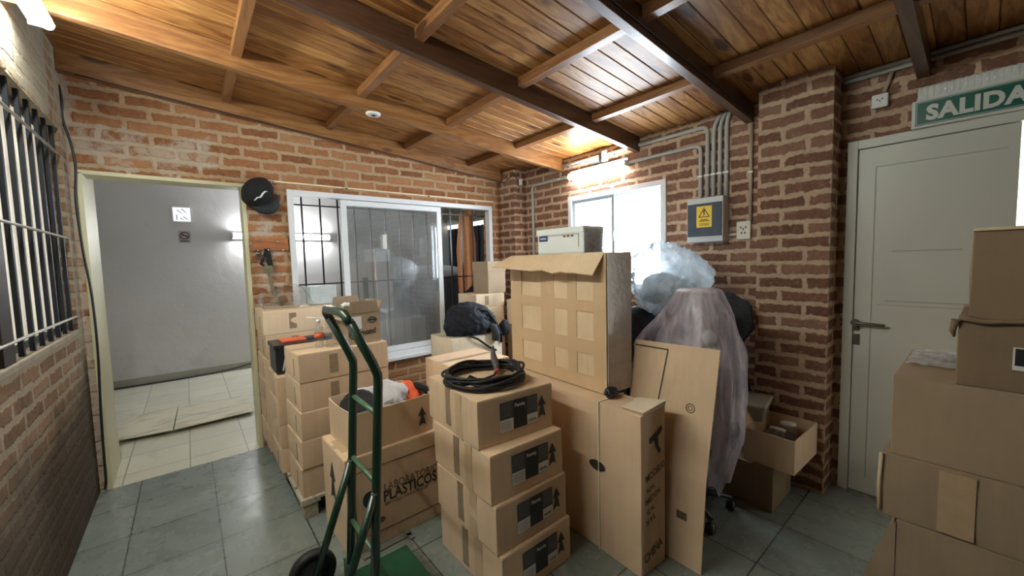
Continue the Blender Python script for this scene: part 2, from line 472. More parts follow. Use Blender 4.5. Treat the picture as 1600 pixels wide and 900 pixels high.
# ------------------------------------------------------------------ mesh helpers
class MB:
    def __init__(s):
        s.bm = bmesh.new()
        s.mats = []
        s.cur = 0

    def mat(s, m):
        if m not in s.mats:
            s.mats.append(m)
        s.cur = s.mats.index(m)
        return s

    def face(s, vs):
        try:
            f = s.bm.faces.new(vs)
            f.material_index = s.cur
            return f
        except ValueError:
            return None

    def hexa(s, pts):
        v = [s.bm.verts.new(p) for p in pts]
        for a in ((3, 2, 1, 0), (4, 5, 6, 7), (0, 1, 5, 4), (1, 2, 6, 5), (2, 3, 7, 6), (3, 0, 4, 7)):
            s.face([v[i] for i in a])
        return s

    def box(s, x0, x1, y0, y1, z0, z1):
        return s.hexa([(x0, y0, z0), (x1, y0, z0), (x1, y1, z0), (x0, y1, z0), (x0, y0, z1), (x1, y0, z1), (x1, y1, z1), (x0, y1, z1)])

    def prism(s, poly, axis, a, b):
        """poly in the two other axes, extruded a..b along axis"""
        def P(q, k):
            if axis == 'y':
                return (q[0], k, q[1])
            if axis == 'x':
                return (k, q[0], q[1])
            return (q[0], q[1], k)
        A = [s.bm.verts.new(P(q, a)) for q in poly]
        B = [s.bm.verts.new(P(q, b)) for q in poly]
        s.face(A[::-1])
        s.face(B)
        n = len(poly)
        for i in range(n):
            s.face([A[i], A[(i + 1) % n], B[(i + 1) % n], B[i]])
        return s

    def tube(s, pts, r, n=10, cap=True, closed=False):
        pts = [Vector(p) for p in pts]
        rs = r if isinstance(r, (list, tuple)) else [r] * len(pts)
        rings = []
        up = None
        L = len(pts)
        for i, p in enumerate(pts):
            if closed:
                d = (pts[(i + 1) % L] - pts[i - 1]).normalized()
            else:
                a = (pts[i] - pts[i - 1]).normalized() if i > 0 else None
                b = (pts[i + 1] - pts[i]).normalized() if i < L - 1 else None
                d = (a + b).normalized() if a is not None and b is not None and (a + b).length > 1e-6 else (a if a is not None else b)
            if up is None:
                up = Vector((0, 0, 1)) if abs(d.z) < 0.9 else Vector((1, 0, 0))
            side = d.cross(up)
            if side.length < 1e-5:
                side = d.cross(Vector((1, 0.3, 0)))
            side.normalize()
            up = side.cross(d).normalized()
            rings.append([s.bm.verts.new(p + (side * math.cos(2 * PI * k / n) + up * math.sin(2 * PI * k / n)) * rs[i]) for k in range(n)])
        m = L if closed else L - 1
        for i in range(m):
            A, B = rings[i], rings[(i + 1) % L]
            for k in range(n):
                f = s.face([A[k], A[(k + 1) % n], B[(k + 1) % n], B[k]])
                if f:
                    f.smooth = True
        if cap and not closed:
            s.face(rings[0])
            s.face(rings[-1][::-1])
        return s

    def lathe(s, prof, c, n=24, axis='z', smooth=True):
        rings = []
        for (r, h) in prof:
            ring = []
            for k in range(n):
                a = 2 * PI * k / n
                u, v = r * math.cos(a), r * math.sin(a)
                q = (u, v, h) if axis == 'z' else (u, h, v) if axis == 'y' else (h, u, v)
                ring.append(s.bm.verts.new((c[0] + q[0], c[1] + q[1], c[2] + q[2])))
            rings.append(ring)
        for A, B in zip(rings, rings[1:]):
            for k in range(n):
                f = s.face([A[k], A[(k + 1) % n], B[(k + 1) % n], B[k]])
                if f:
                    f.smooth = smooth
        s.face(rings[0])
        s.face(rings[-1][::-1])
        return s

    def build(s, name, mat=None, parent=None, bevel=0.0, loc=(0, 0, 0), rot=(0, 0, 0), smooth=False):
        bmesh.ops.recalc_face_normals(s.bm, faces=s.bm.faces[:])
        if bevel:
            es = [e for e in s.bm.edges if len(e.link_faces) == 2 and e.calc_face_angle(0) > 0.5]
            bmesh.ops.bevel(s.bm, geom=es, offset=bevel, segments=2, affect='EDGES', profile=0.6, clamp_overlap=True)
        me = bpy.data.meshes.new(name)
        s.bm.to_mesh(me)
        s.bm.free()
        if mat is not None and not s.mats:
            me.materials.append(mat)
        for m in s.mats:
            me.materials.append(m)
        if smooth:
            for p in me.polygons:
                p.use_smooth = True
        o = bpy.data.objects.new(name, me)
        COL.objects.link(o)
        o.location = loc
        o.rotation_euler = rot
        if parent is not None:
            o.parent = parent
        return o


def tag(o, label, cat, group=None, kind=None):
    o['label'] = label
    o['category'] = cat
    if group:
        o['group'] = group
    if kind:
        o['kind'] = kind
    return o


def root(name, label, cat, loc=(0, 0, 0), rz=0.0, group=None):
    o = bpy.data.objects.new(name, None)
    o.empty_display_size = 0.05
    COL.objects.link(o)
    o.location = loc
    o.rotation_euler = (0, 0, rz)
    return tag(o, label, cat, group)


def struct(o):
    o['kind'] = 'structure'
    return o


def text(name, s, size, m, parent, loc, rot, bold=0.0, sx=1.0, ext=0.0004, spacing=1.0):
    cu = bpy.data.curves.new(name, 'FONT')
    cu.body = s
    cu.size = size
    cu.extrude = ext
    cu.offset = bold
    cu.space_character = spacing
    cu.resolution_u = 3
    tmp = bpy.data.objects.new('tmp', cu)
    COL.objects.link(tmp)
    dg = bpy.context.evaluated_depsgraph_get()
    me = bpy.data.meshes.new_from_object(tmp.evaluated_get(dg))
    bpy.data.objects.remove(tmp)
    bpy.data.curves.remove(cu)
    me.name = name
    me.materials.clear()
    me.materials.append(m)
    for v in me.vertices:
        v.co.x *= sx
    o = bpy.data.objects.new(name, me)
    COL.objects.link(o)
    o.parent = parent
    o.location = loc
    o.rotation_euler = rot
    return o


def blob(name, m, c, rad, seed=0, amp=0.25, freq=2.2, ridge=0.5, sub=5, parent=None, flat=None, shape=None):
    """crumpled bag or cloth lump; flat = world height below which it is squashed flat"""
    bm = bmesh.new()
    bmesh.ops.create_icosphere(bm, subdivisions=sub, radius=1.0)
    sv = Vector((seed * 3.1, seed * 1.7, seed * 2.3))
    for v in bm.verts:
        n = v.co.normalized()
        d = noise.noise(n * freq * 0.8 + sv) * amp
        w1 = n + Vector((noise.noise(n * 1.7 + sv), noise.noise(n * 1.7 - sv), 0)) * 0.5
        m1 = Vector((w1.x * freq * 2.6, w1.y * freq * 2.6, w1.z * freq * 0.9))
        rg = (1 - abs(noise.noise(m1 + sv * 1.3)) * 2.2) ** 3
        m2 = Vector((w1.x * freq * 5.2 + w1.z * 2, w1.y * freq * 5.2, w1.z * freq * 2.2))
        rg2 = (1 - abs(noise.noise(m2 + sv * 0.7)) * 2.2) ** 3
        d += rg * amp * ridge * 0.26 + rg2 * amp * ridge * 0.10
        q = n * (1 + d)
        if shape:
            q = Vector(shape(q))
        v.co = Vector((q.x * rad[0], q.y * rad[1], q.z * rad[2]))
        if flat is not None and v.co.z + c[2] < flat:
            v.co.z = flat - c[2]
    me = bpy.data.meshes.new(name)
    bm.to_mesh(me)
    bm.free()
    me.materials.append(m)
    for p in me.polygons:
        p.use_smooth = True
    o = bpy.data.objects.new(name, me)
    COL.objects.link(o)
    o.location = c
    if parent is not None:
        o.parent = parent
    return o


def box_body(w, d, h, seed, jit=0.0018, bulge=0.003):
    bm = bmesh.new()
    bmesh.ops.create_cube(bm, size=1.0)
    bmesh.ops.bevel(bm, geom=bm.edges[:], offset=0.012, segments=2, affect='EDGES', profile=0.6)
    bmesh.ops.subdivide_edges(bm, edges=[e for e in bm.edges if e.calc_length() > 0.5], cuts=7, use_grid_fill=True)
    for v in bm.verts:
        x, y, z = v.co
        # keep the bevel small in metres
        def fix(t, L):
            s_ = 1 if t > 0 else -1
            a = abs(t)
            if a > 0.487:
                return s_ * (L / 2 - (0.5 - a) * 0.25)
            return s_ * a / 0.487 * (L / 2 - 0.00325)
        p = Vector((fix(x, w), fix(y, d), fix(z, h)))
        q = Vector((x, y, z)) * 2
        k = noise.noise_vector(p * 6 + Vector((seed, seed * 2.1, 0))) * jit
        b = Vector((0, 0, 0))
        if abs(q.x) > 0.98:
            b.x = math.copysign(bulge, q.x) * (1 - q.y ** 2) * (1 - q.z ** 2)
        if abs(q.y) > 0.98:
            b.y = math.copysign(bulge, q.y) * (1 - q.x ** 2) * (1 - q.z ** 2)
        k.z *= 0.3
        v.co = p + k + b + Vector((w / 2, d / 2, h / 2))
    return bm


BN = [0]


def cbox(label, x, y, th, w, d, z0, h, mat='card', group=None, name='cardboard_box', seam='x', tape=('x0',), topflaps=True, tapem='tape_dark', bulge=0.003):
    """closed carton; (x, y) is its near left corner, w along its front, d away from it"""
    BN[0] += 1
    r = root(name, label, 'cardboard box', (x, y, z0), th, group)
    b = MB()
    b.bm.free()
    b.bm = box_body(w, d, h - 0.004, BN[0], bulge=bulge)
    b.build('body', M[mat], r)
    g = 0.0015
    if topflaps:
        for k in (0, 1):
            f = MB()
            if seam == 'x':
                y0, y1 = (0.002, d / 2 - g) if k == 0 else (d / 2 + g, d - 0.002)
                f.box(0.002, w - 0.002, y0, y1, h - 0.0045, h - 0.001)
            else:
                x0, x1 = (0.002, w / 2 - g) if k == 0 else (w / 2 + g, w - 0.002)
                f.box(x0, x1, 0.002, d - 0.002, h - 0.0045, h - 0.001)
            f.build('flap', M[mat], r, bevel=0.001)
        t = MB()
        if seam == 'x':
            t.box(0.0, w, d / 2 - 0.024, d / 2 + 0.024, h - 0.001, h - 0.0004)
        else:
            t.box(w / 2 - 0.024, w / 2 + 0.024, 0.0, d, h - 0.001, h - 0.0004)
        t.build('tape', M['tape'], r)
    e = 0.0035
    for s_ in tape:
        t = MB()
        if s_ == 'x0':
            c = d * 0.55
            t.box(-e, 0.001, c - 0.024, c + 0.024, h * 0.12, h * 0.97)
        elif s_ == 'x0w':
            c = d * 0.34
            t.box(-e + 0.0004, 0.001, c - 0.03, c + 0.03, h * 0.0, h * 0.97)
        elif s_ == 'y0':
            c = w * 0.36
            t.box(c - 0.024, c + 0.024, -e, 0.001, h * 0.18, h * 0.85)
        elif s_ == 'y0b':
            c = w * 0.62
            t.box(c - 0.024, c + 0.024, -e, 0.001, h * 0.25, h * 0.95)
        elif s_ == 'slotx':
            c = d * 0.3
            t.box(-e, 0.001, c - 0.008, c + 0.008, h * 0.15, h * 0.75)
        t.build('tape', M['tape_soft' if s_ == 'x0w' else tapem], r)
    return r


def arrow_poly(cx, cy, s):
    """up arrow on a foot, as printed on cartons"""
    return [(cx - 0.20 * s, cy), (cx - 0.07 * s, cy + 0.55 * s), (cx - 0.22 * s, cy + 0.55 * s), (cx, cy + 1.0 * s), (cx + 0.22 * s, cy + 0.55 * s),
            (cx + 0.07 * s, cy + 0.55 * s), (cx + 0.20 * s, cy), (cx + 0.07 * s, cy + 0.10 * s), (cx - 0.07 * s, cy + 0.10 * s)]


def printed(parent, poly, face, name='printed_arrow', m='ink', off=0.004):
    b = MB()
    if face == 'y0':
        b.prism(poly, 'y', -off - 0.0006, -off)
    else:
        b.prism([(-q[0], q[1]) for q in poly], 'x', -off - 0.0006, -off)
    return b.build(name, M[m], parent)


# ------------------------------------------------------------------ room shell
XR = 3.06
YB = 3.68


def zc(x, z0):
    return z0 - 0.0885 * (x - XR)


def slab(b, x0, x1, y0, y1, zb, zt):
    """slab that follows the fall of the roof; zb, zt are its heights at the right wall"""
    b.hexa([(x0, y0, zc(x0, zb)), (x1, y0, zc(x1, zb)), (x1, y1, zc(x1, zb)), (x0, y1, zc(x0, zb)),
            (x0, y0, zc(x0, zt)), (x1, y0, zc(x1, zt)), (x1, y1, zc(x1, zt)), (x0, y1, zc(x0, zt))])


b = MB()
b.box(-0.85, 3.4, -2.6, YB, -0.12, 0)
struct(b.build('floor', M['floor_grey']))
b = MB()
b.box(-1.1, 4.3, YB, 7.0, -0.12, 0)
struct(b.build('floor_back', M['floor_cream']))

# ceiling of tongue and groove planks
b = MB()
y = -2.6
pw = 0.1
while y < YB - 0.01:
    y1 = min(y + pw, YB)
    g = 0.0016
    x0, x1 = -0.7, 3.2
    c = 0.004
    # plank with chamfered lower edges
    prof = [(y + g, 2.500), (y + g, 2.487), (y + g + c, 2.483), (y1 - g - c, 2.483), (y1 - g, 2.487), (y1 - g, 2.500)]
    A = [b.bm.verts.new((x0, q[0], zc(x0, q[1]))) for q in prof]
    B = [b.bm.verts.new((x1, q[0], zc(x1, q[1]))) for q in prof]
    for i in range(6):
        b.face([A[i], A[(i + 1) % 6], B[(i + 1) % 6], B[i]])
    y += pw
slab(b, -0.8, 3.3, -2.7, YB + 0.15, 2.502, 2.56)
struct(b.build('ceiling', M['pine']))

# main beams and purlins
TN = [0]


def trim(b, m, bevel=0.003):
    TN[0] += 1
    return struct(b.build('trim_%d' % TN[0], M[m], bevel=bevel))


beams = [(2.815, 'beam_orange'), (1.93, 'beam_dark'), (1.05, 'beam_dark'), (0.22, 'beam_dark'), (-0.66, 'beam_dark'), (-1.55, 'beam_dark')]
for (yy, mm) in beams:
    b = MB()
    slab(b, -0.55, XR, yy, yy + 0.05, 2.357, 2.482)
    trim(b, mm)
b = MB()
slab(b, -0.55, XR, 3.615, 3.68, 2.355, 2.482)
trim(b, 'beam_orange')
ys = [3.615] + [q[0] for q in beams] + [-2.5]
for px in (0.30, 1.01, 1.71, 2.44):
    for k in range(len(ys) - 1):
        y1, y0 = ys[k], ys[k + 1] + (0.05 if k < len(ys) - 2 else 0)
        if y1 < -0.2 or (px < 0 and y1 < 1.5):
            continue
        b = MB()
        slab(b, px - 0.025, px + 0.025, y0, y1, 2.428, 2.482)
        trim(b, 'purlin', 0.002)

# back wall, with the doorway and the sliding window cut out
DX0, DX1, DZ = -0.48, 0.37, 2.085
WX0, WX1, WZ0, WZ1 = 0.675, 2.75, 0.54, 2.078
b = MB()


def wtop(x0, x1, y0, y1, z0):
    b.hexa([(x0, y0, z0), (x1, y0, z0), (x1, y1, z0), (x0, y1, z0), (x0, y0, zc(x0, 2.5)), (x1, y0, zc(x1, 2.5)), (x1, y1, zc(x1, 2.5)), (x0, y1, zc(x0, 2.5))])


T = YB + 0.15
wtop(-0.85, 3.3, YB, T, DZ)
b.box(-0.85, DX0, YB, T, 0, DZ)
b.box(DX1, WX0, YB, T, 0, DZ)
b.box(WX0, WX1, YB, T, 0, WZ0)
b.box(WX1, 3.3, YB, T, 0, DZ)
b.box(WX0, WX1, YB, T, WZ1, DZ)
struct(b.build('wall_back', M['brick_back']))

# left wall with its barred window
LX = -0.532
LWY0, LWY1, LWZ0, LWZ1 = 1.35, 3.53, 1.10, 2.30
b = MB()
b.box(LX - 0.28, LX, -2.6, LWY0, 0, 2.83)
b.box(LX - 0.28, LX, LWY1, YB, 0, 2.83)
b.box(LX - 0.28, LX, LWY0, LWY1, 0, LWZ0)
b.box(LX - 0.28, LX, LWY0, LWY1, LWZ1, 2.83)
struct(b.build('wall_left', M['brick_left']))

# right wall with window and door openings, corner pilaster and pillar
RWY0, RWY1, RWZ0, RWZ1 = 1.70, 2.74, 1.15, 2.075
DY0, DY1, DZR = -0.42, 0.53, 2.06
b = MB()
b.box(XR, XR + 0.2, RWY1, YB + 0.15, 0, 2.52)
b.box(XR, XR + 0.2, RWY0, RWY1, 0, RWZ0)
b.box(XR, XR + 0.2, RWY0, RWY1, RWZ1, 2.52)
b.box(XR, XR + 0.2, DY1, RWY0, 0, 2.52)
b.box(XR, XR + 0.2, DY0, DY1, DZR, 2.52)
b.box(XR, XR + 0.2, -2.6, DY0, 0, 2.52)
b.box(2.89, XR, 3.42, YB, 0, 2.51)
b.box(2.86, XR, 0.578, 0.955, 0, 2.51)
struct(b.build('wall_right', M['brick_right']))
b = MB()
b.box(-0.85, 3.3, -2.75, -2.6, 0, 3)
struct(b.build('wall_front', M['brick_right']))

# room behind the doorway
b = MB()
b.box(-1.2, 4.3, 6.80, 6.95, 0, 3.1)
struct(b.build('wall_far', M['plaster']))
b = MB()
b.box(-0.95, -0.83, 4.15, 6.80, 0, 3.1)
struct(b.build('wall_far_left', M['plaster']))
b = MB()
b.box(-0.95, DX0, T, 4.16, 0, 3.1)
struct(b.build('wall_doorway_side', M['cream']))
b = MB()
b.box(4.0, 4.15, T, 6.80, 2.24, 3.1)
b.box(4.0, 4.15, T, 4.2, 0, 2.24)
b.box(3.26, 4.0, T - 0.001, T + 0.1, 0, 3.1)
struct(b.build('wall_far_right', M['plaster']))
b = MB()
b.box(-1.2, 4.3, T, 6.95, 2.75, 2.9)
struct(b.build('ceiling_back', M['plaster']))
b = MB()
b.box(-0.83, 4.0, 6.785, 6.80, 0.0, 0.10)
struct(b.build('baseboard_far', plain('grey baseboard', (0.34, 0.33, 0.27), 0.5)))

# doorway lining painted cream
b = MB()
b.box(DX0 - 0.02, DX0 + 0.006, YB - 0.004, T + 0.03, 0, DZ)
b.box(DX1 - 0.008, DX1 + 0.018, YB - 0.004, T + 0.03, 0.0, DZ)
b.box(DX0 - 0.02, DX1 + 0.018, YB - 0.004, T + 0.03, DZ - 0.012, DZ + 0.014)
struct(b.build('door_1', M['cream'], bevel=0.003))

# sliding window in the back wall
f = MB()
fy0, fy1 = YB - 0.02, YB + 0.06


def ring(b, x0, x1, z0, z1, y0, y1, t, tb=None):
    tb = t if tb is None else tb
    b.box(x0, x0 + t, y0, y1, z0, z1)
    b.box(x1 - t, x1, y0, y1, z0, z1)
    b.box(x0 + t, x1 - t, y0, y1, z1 - t, z1)
    b.box(x0 + t, x1 - t, y0, y1, z0, z0 + tb)


ring(f, 0.669, 2.756, 0.535, 2.084, fy0, fy1, 0.045, 0.06)
win1 = struct(f.build('window_1', M['alu'], bevel=0.003))
f = MB()
ring(f, 1.09, 2.10, 0.60, 2.035, YB + 0.002, YB + 0.028, 0.05)
f.build('sash', M['alu'], win1, bevel=0.002)
f = MB()
f.box(1.138, 2.052, YB + 0.013, YB + 0.017, 0.648, 1.987)
f.build('glass_pane', M['glass'], win1)
f = MB()
f.box(0.60, 2.80, YB - 0.06, YB - 0.002, 0.515, 0.545)
f.build('window_sill', M['alu'], win1, bevel=0.003)
f = MB()
x = 0.80
while x < 2.72:
    f.box(x - 0.006, x + 0.006, YB + 0.115, YB + 0.127, 0.56, 2.07)
    x += 0.148
f.box(0.68, 2.74, YB + 0.108, YB + 0.116, 1.975, 1.987)
f.box(0.68, 2.74, YB + 0.108, YB + 0.116, 1.285, 1.297)
f.build('security_bars', M['iron'], win1)
f = MB()
f.box(1.29, 1.33, YB + 0.085, YB + 0.125, 1.12, 1.33)
f.tube([(1.31, YB + 0.08, 1.15), (1.31, YB + 0.08, 1.30)], 0.01, 8)
f.build('latch', M['black'], win1, bevel=0.003)

# window in the right wall
f = MB()


def ringx(b, y0, y1, z0, z1, x0, x1, t):
    b.box(x0, x1, y0, y0 + t, z0, z1)
    b.box(x0, x1, y1 - t, y1, z0, z1)
    b.box(x0, x1, y0 + t, y1 - t, z1 - t, z1)
    b.box(x0, x1, y0 + t, y1 - t, z0, z0 + t)


ringx(f, 1.685, 2.75, 1.14, 2.085, XR - 0.02, XR + 0.07, 0.045)
win2 = struct(f.build('window_2', M['alu'], bevel=0.003))
f = MB()
ringx(f, 1.73, 2.235, 1.185, 2.04, XR + 0.03, XR + 0.055, 0.032)
f.build('sash', M['alu'], win2, bevel=0.002)
f = MB()
ringx(f, 2.20, 2.705, 1.185, 2.04, XR + 0.002, XR + 0.027, 0.032)
f.box(XR - 0.004, XR + 0.002, 2.205, 2.222, 1.62, 1.70)
f.build('sash', M['alu_grey'], win2, bevel=0.002)
f = MB()
f.box(XR + 0.041, XR + 0.044, 1.76, 2.21, 1.21, 2.01)
f.build('glass_pane', M['day_pane'], win2)
f = MB()
f.box(XR + 0.013, XR + 0.016, 2.23, 2.675, 1.21, 2.01)
f.build('glass_pane', M['day_pane'], win2)

# barred window in the left wall: dark frame outside, bars on the room side
f = MB()
ringx(f, LWY0, LWY1, LWZ0, LWZ1, LX - 0.085, LX - 0.062, 0.04)
win3 = struct(f.build('window_3', M['iron'], bevel=0.003))
tp = NT('cream shutter with added glow')
pp_ = tp.pos()
vv = tp.noise(tp.mapv(pp_, (1, 9, 0.8)), 1.6, 5, 0.6)
cc = tp.mix(vv, (0.42, 0.38, 0.29), (0.80, 0.77, 0.66))
pb = tp.pbsdf(cc, 0.6, link=False)
em = tp.n('ShaderNodeEmission')
tp.l(cc, em.inputs[0])
em.inputs[1].default_value = 0.26  # faint glow added to the slats, as little light reaches them
ad_ = tp.n('ShaderNodeAddShader')
tp.l(pb, ad_.inputs[0])
tp.l(em.outputs[0], ad_.inputs[1])
tp.l(ad_.outputs[0], tp.out.inputs[0])
f = MB()
yy = LWY0 + 0.04
while yy < LWY1 - 0.05:
    f.box(LX - 0.080, LX - 0.070 + 0.004 * (int(yy * 40) % 2), yy, min(yy + 0.112, LWY1 - 0.04), LWZ0 + 0.03, LWZ1 - 0.03)
    yy += 0.118
f.build('glowing_shutter', tp.m, win3)
f = MB()
yy = 2.42
while yy < 3.5:
    f.box(LX - 0.030, LX - 0.014, yy - 0.011, yy + 0.011, LWZ0 - 0.02, LWZ1 + 0.02)
    yy += 0.152
f.build('security_bars', M['bar_black'], win3)
f = MB()
f.box(LX - 0.055, LX - 0.005, 2.29, 2.42, LWZ0 - 0.005, LWZ1)
f.build('post', M['bar_brown'], win3, bevel=0.003)
for zz in (2.147, 1.657, 1.182):
    f = MB()
    f.tube([(LX - 0.008, 1.3, zz), (LX - 0.008, 2.4, zz + 0.002), (LX - 0.006, LWY1 + 0.05, zz)], 0.007, 8)
    f.build('cross_rod', M['iron_pale'], win3)
f = MB()
f.box(LX - 0.27, LX + 0.004, LWY0, LWY1 + 0.01, LWZ0 - 0.03, LWZ0 + 0.004)
f.build('window_sill', plain('dirty mortar sill', (0.28, 0.24, 0.18), 0.8, 0, 0.4, 14, bump=0.6), win3, bevel=0.006)
# painted wall across the passage outside
b = MB()
b.box(-1.9, -1.8, 0.0, 5.2, 0, 2.9)
struct(b.build('wall_outside', plain('ivory outdoor wall', (0.66, 0.63, 0.53), 0.8, 0, 0.1, 4, bump=0.2)))
b = MB()
for yy in (2.2, 3.3, 4.4):
    b.tube([(-1.77, yy, 0), (-1.77, yy, 2.9)], 0.03, 8)
struct(b.build('trim_outside', M['pvc']))
b = MB()
b.box(-1.9, -0.83, -1.0, 5.2, -0.1, -0.02)
struct(b.build('floor_outside', M['floor_cream']))

# door and frame in the right wall
f = MB()
f.box(XR - 0.03, XR + 0.08, DY1 - 0.035, DY1 + 0.012, 0, DZR + 0.03)
f.box(XR - 0.03, XR + 0.08, DY0, DY0 + 0.035, 0, DZR + 0.03)
f.box(XR - 0.03, XR + 0.08, DY0 + 0.035, DY1 - 0.035, DZR - 0.02, DZR + 0.03)
dr = struct(f.build('door_2', M['door'], bevel=0.003))
f = MB()
f.box(XR - 0.015, XR + 0.025, -0.085, DY1 - 0.037, 0.004, DZR - 0.022)
f.build('door_leaf', M['door'], dr, bevel=0.004)
f = MB()
f.box(XR + 0.03, XR + 0.07, -0.09, DY1 + 0.01, -0.01, DZR + 0.02)  # unseen board added behind the leaf to block light at its gaps
f.build('gap_blocker', M['door'], dr)
f = MB()   # groove moulding of the panel
f.box(XR - 0.018, XR - 0.014, 0.415, 0.419, 0.10, 1.93)
f.box(XR - 0.018, XR - 0.014, -0.05, 0.415, 1.926, 1.93)
f.build('panel_moulding', plain('moulding shadow grey', (0.36, 0.35, 0.31), 0.5), dr)
f = MB()
f.box(XR - 0.0165, XR - 0.0145, 0.06, 0.36, 1.165, 1.172)
f.box(XR - 0.0165, XR - 0.0145, 0.03, 0.39, 1.142, 1.147)
f.box(XR - 0.0165, XR - 0.0145, 0.08, 0.34, 1.445, 1.453)
f.build('scratch', plain('worn paint', (0.40, 0.38, 0.33), 0.6), dr)
f = MB()
f.box(XR + 0.02, XR + 0.03, DY0 + 0.035, -0.085, 0.01, DZR - 0.02)
f.build('lit_side_pane', emit('daylight side pane', (1.0, 0.98, 0.86), 1.4), dr)
h = MB()
h.box(XR - 0.022, XR - 0.014, 0.463, 0.497, 0.985, 1.02)
h.box(XR - 0.022, XR - 0.014, 0.462, 0.496, 0.90, 0.965)
h.lathe([(0.022, 0), (0.022, 0.012), (0.011, 0.016), (0.011, 0.045)], (XR - 0.06, 0.478, 1.035), 16, 'x')
h.tube([(XR - 0.055, 0.478, 1.035), (XR - 0.057, 0.42, 1.033), (XR - 0.055, 0.35, 1.030)], 0.009, 8)
h.build('door_handle', plain('aged bronze', (0.13, 0.11, 0.085), 0.35, 0.6), dr, bevel=0.002)

# ------------------------------------------------------------------ lamps
def tube_lamp(label, axis, p0, length, em, depth_dir, case='white', tube_r=0.02):
    """batten fitting: case against the wall, tube on its outer side"""
    r = root('tube_lamp', label, 'lamp', p0)
    c = MB()
    L = length
    if axis == 'y':
        dx = depth_dir
        c.box(min(0, 0.035 * dx), max(0, 0.035 * dx), 0, L, -0.005, 0.055)
        for yy in (0.0, L - 0.02):
            c.box(min(0, 0.078 * dx), max(0, 0.078 * dx), yy, yy + 0.016, -0.02, 0.03)
        t = MB()
        t.tube([(0.062 * dx, 0.022, -0.005), (0.062 * dx, L - 0.022, -0.005)], tube_r, 14)
    else:
        dy = depth_dir
        c.box(0, L, min(0, 0.045 * dy), max(0, 0.045 * dy), -0.045, 0.045)
        for xx in (0.0, L - 0.02):
            c.box(xx, xx + 0.02, min(0, 0.10 * dy), max(0, 0.10 * dy), -0.035, 0.035)
        t = MB()
        t.tube([(0.022, 0.078 * dy, 0.0), (L - 0.022, 0.078 * dy, 0.0)], tube_r, 14)
    c.build('casing', M[case], r, bevel=0.003)
    t.build('tube', M[em], r)
    return r


lamp_l = tube_lamp('lit tube lamp high on the left wall above the barred window', 'y', (-0.478, 0.79, 2.585), 2.0, 'tube_left', 1, case='alu_grey', tube_r=0.022)  # lengthened out of view towards the camera to throw more light on the cartons
tube_lamp('lit tube lamp on the brick wall above the bright window', 'y', (XR, 2.03, 2.272), 0.67, 'tube_right', -1, tube_r=0.028)
tube_lamp('long lit tube lamp on the plaster wall of the room behind', 'x', (0.52, 6.80, 1.905), 1.29, 'tube_far', -1, tube_r=0.027)
e = root('emergency_light', 'small square emergency light on the conduit above the lit tube lamp', 'light', (XR - 0.02, 2.32, 2.345))
f = MB()
f.box(-0.03, 0.0, 0, 0.115, 0, 0.075)
f.build('housing', M['black'], e, bevel=0.006)
f = MB()
f.box(-0.033, -0.029, 0.01, 0.105, 0.009, 0.066)
f.build('lens', M['ivory'], e)
e = root('junction_box', 'white square junction box on the conduit beside the emergency light', 'junction box', (XR - 0.001, 2.255, 2.345))
f = MB()
f.box(-0.035, 0, 0, 0.055, 0, 0.10)
f.build('cover', M['white'], e, bevel=0.006)

for q_ in (0.10, 1.85):
    f = MB()
    f.box(-0.075, 0.002, q_, q_ + 0.03, 0.01, 0.05)
    f.build('bracket', M['white'], lamp_l)
# smoke detector under the second beam
s = root('ceiling_lamp_rose', 'round white ceiling rose under the orange beam', 'ceiling rose', (1.10, 2.84, zc(1.10, 2.357)), 0)
f = MB()
f.lathe([(0.0, 0.0), (0.052, 0.0), (0.052, -0.006), (0.045, -0.013), (0.022, -0.016), (0.02, -0.012), (0.0, -0.012)], (0, 0, 0), 28)
f.build('base', M['white'], s)
f = MB()
f.lathe([(0.0, -0.012), (0.014, -0.012), (0.014, -0.017), (0.0, -0.017)], (0, 0, 0), 16)
f.build('socket', M['black'], s)

# ------------------------------------------------------------------ fittings on the right wall
CX = XR - 0.014


def pipe(label, pts, m='pvc', r=0.0145, clips=()):
    o = root('conduit_pipe', label, 'conduit pipe', pts[0])
    b0 = Vector(pts[0])
    # round the corners
    P = [Vector(p) for p in pts]
    out = [P[0]]
    for i in range(1, len(P) - 1):
        a = (P[i - 1] - P[i])
        c = (P[i + 1] - P[i])
        k = min(0.05, a.length * 0.45, c.length * 0.45)
        A, C = P[i] + a.normalized() * k, P[i] + c.normalized() * k
        for t_ in (0, 0.25, 0.5, 0.75, 1):
            out.append(A * (1 - t_) ** 2 + P[i] * 2 * t_ * (1 - t_) + C * t_ ** 2)
    out.append(P[-1])
    t = MB()
    t.tube([p - b0 for p in out], r, 10)
    t.build('pipe', M[m], o)
    for q in clips:
        c = MB()
        if 1:
            q = Vector(q) - b0
            c.box(q.x - r - 0.003, q.x + r + 0.003, q.y - r - 0.004, q.y + r + 0.004, q.z - 0.006, q.z + 0.006)
        c.build('clip', M['white'], o)
    return o


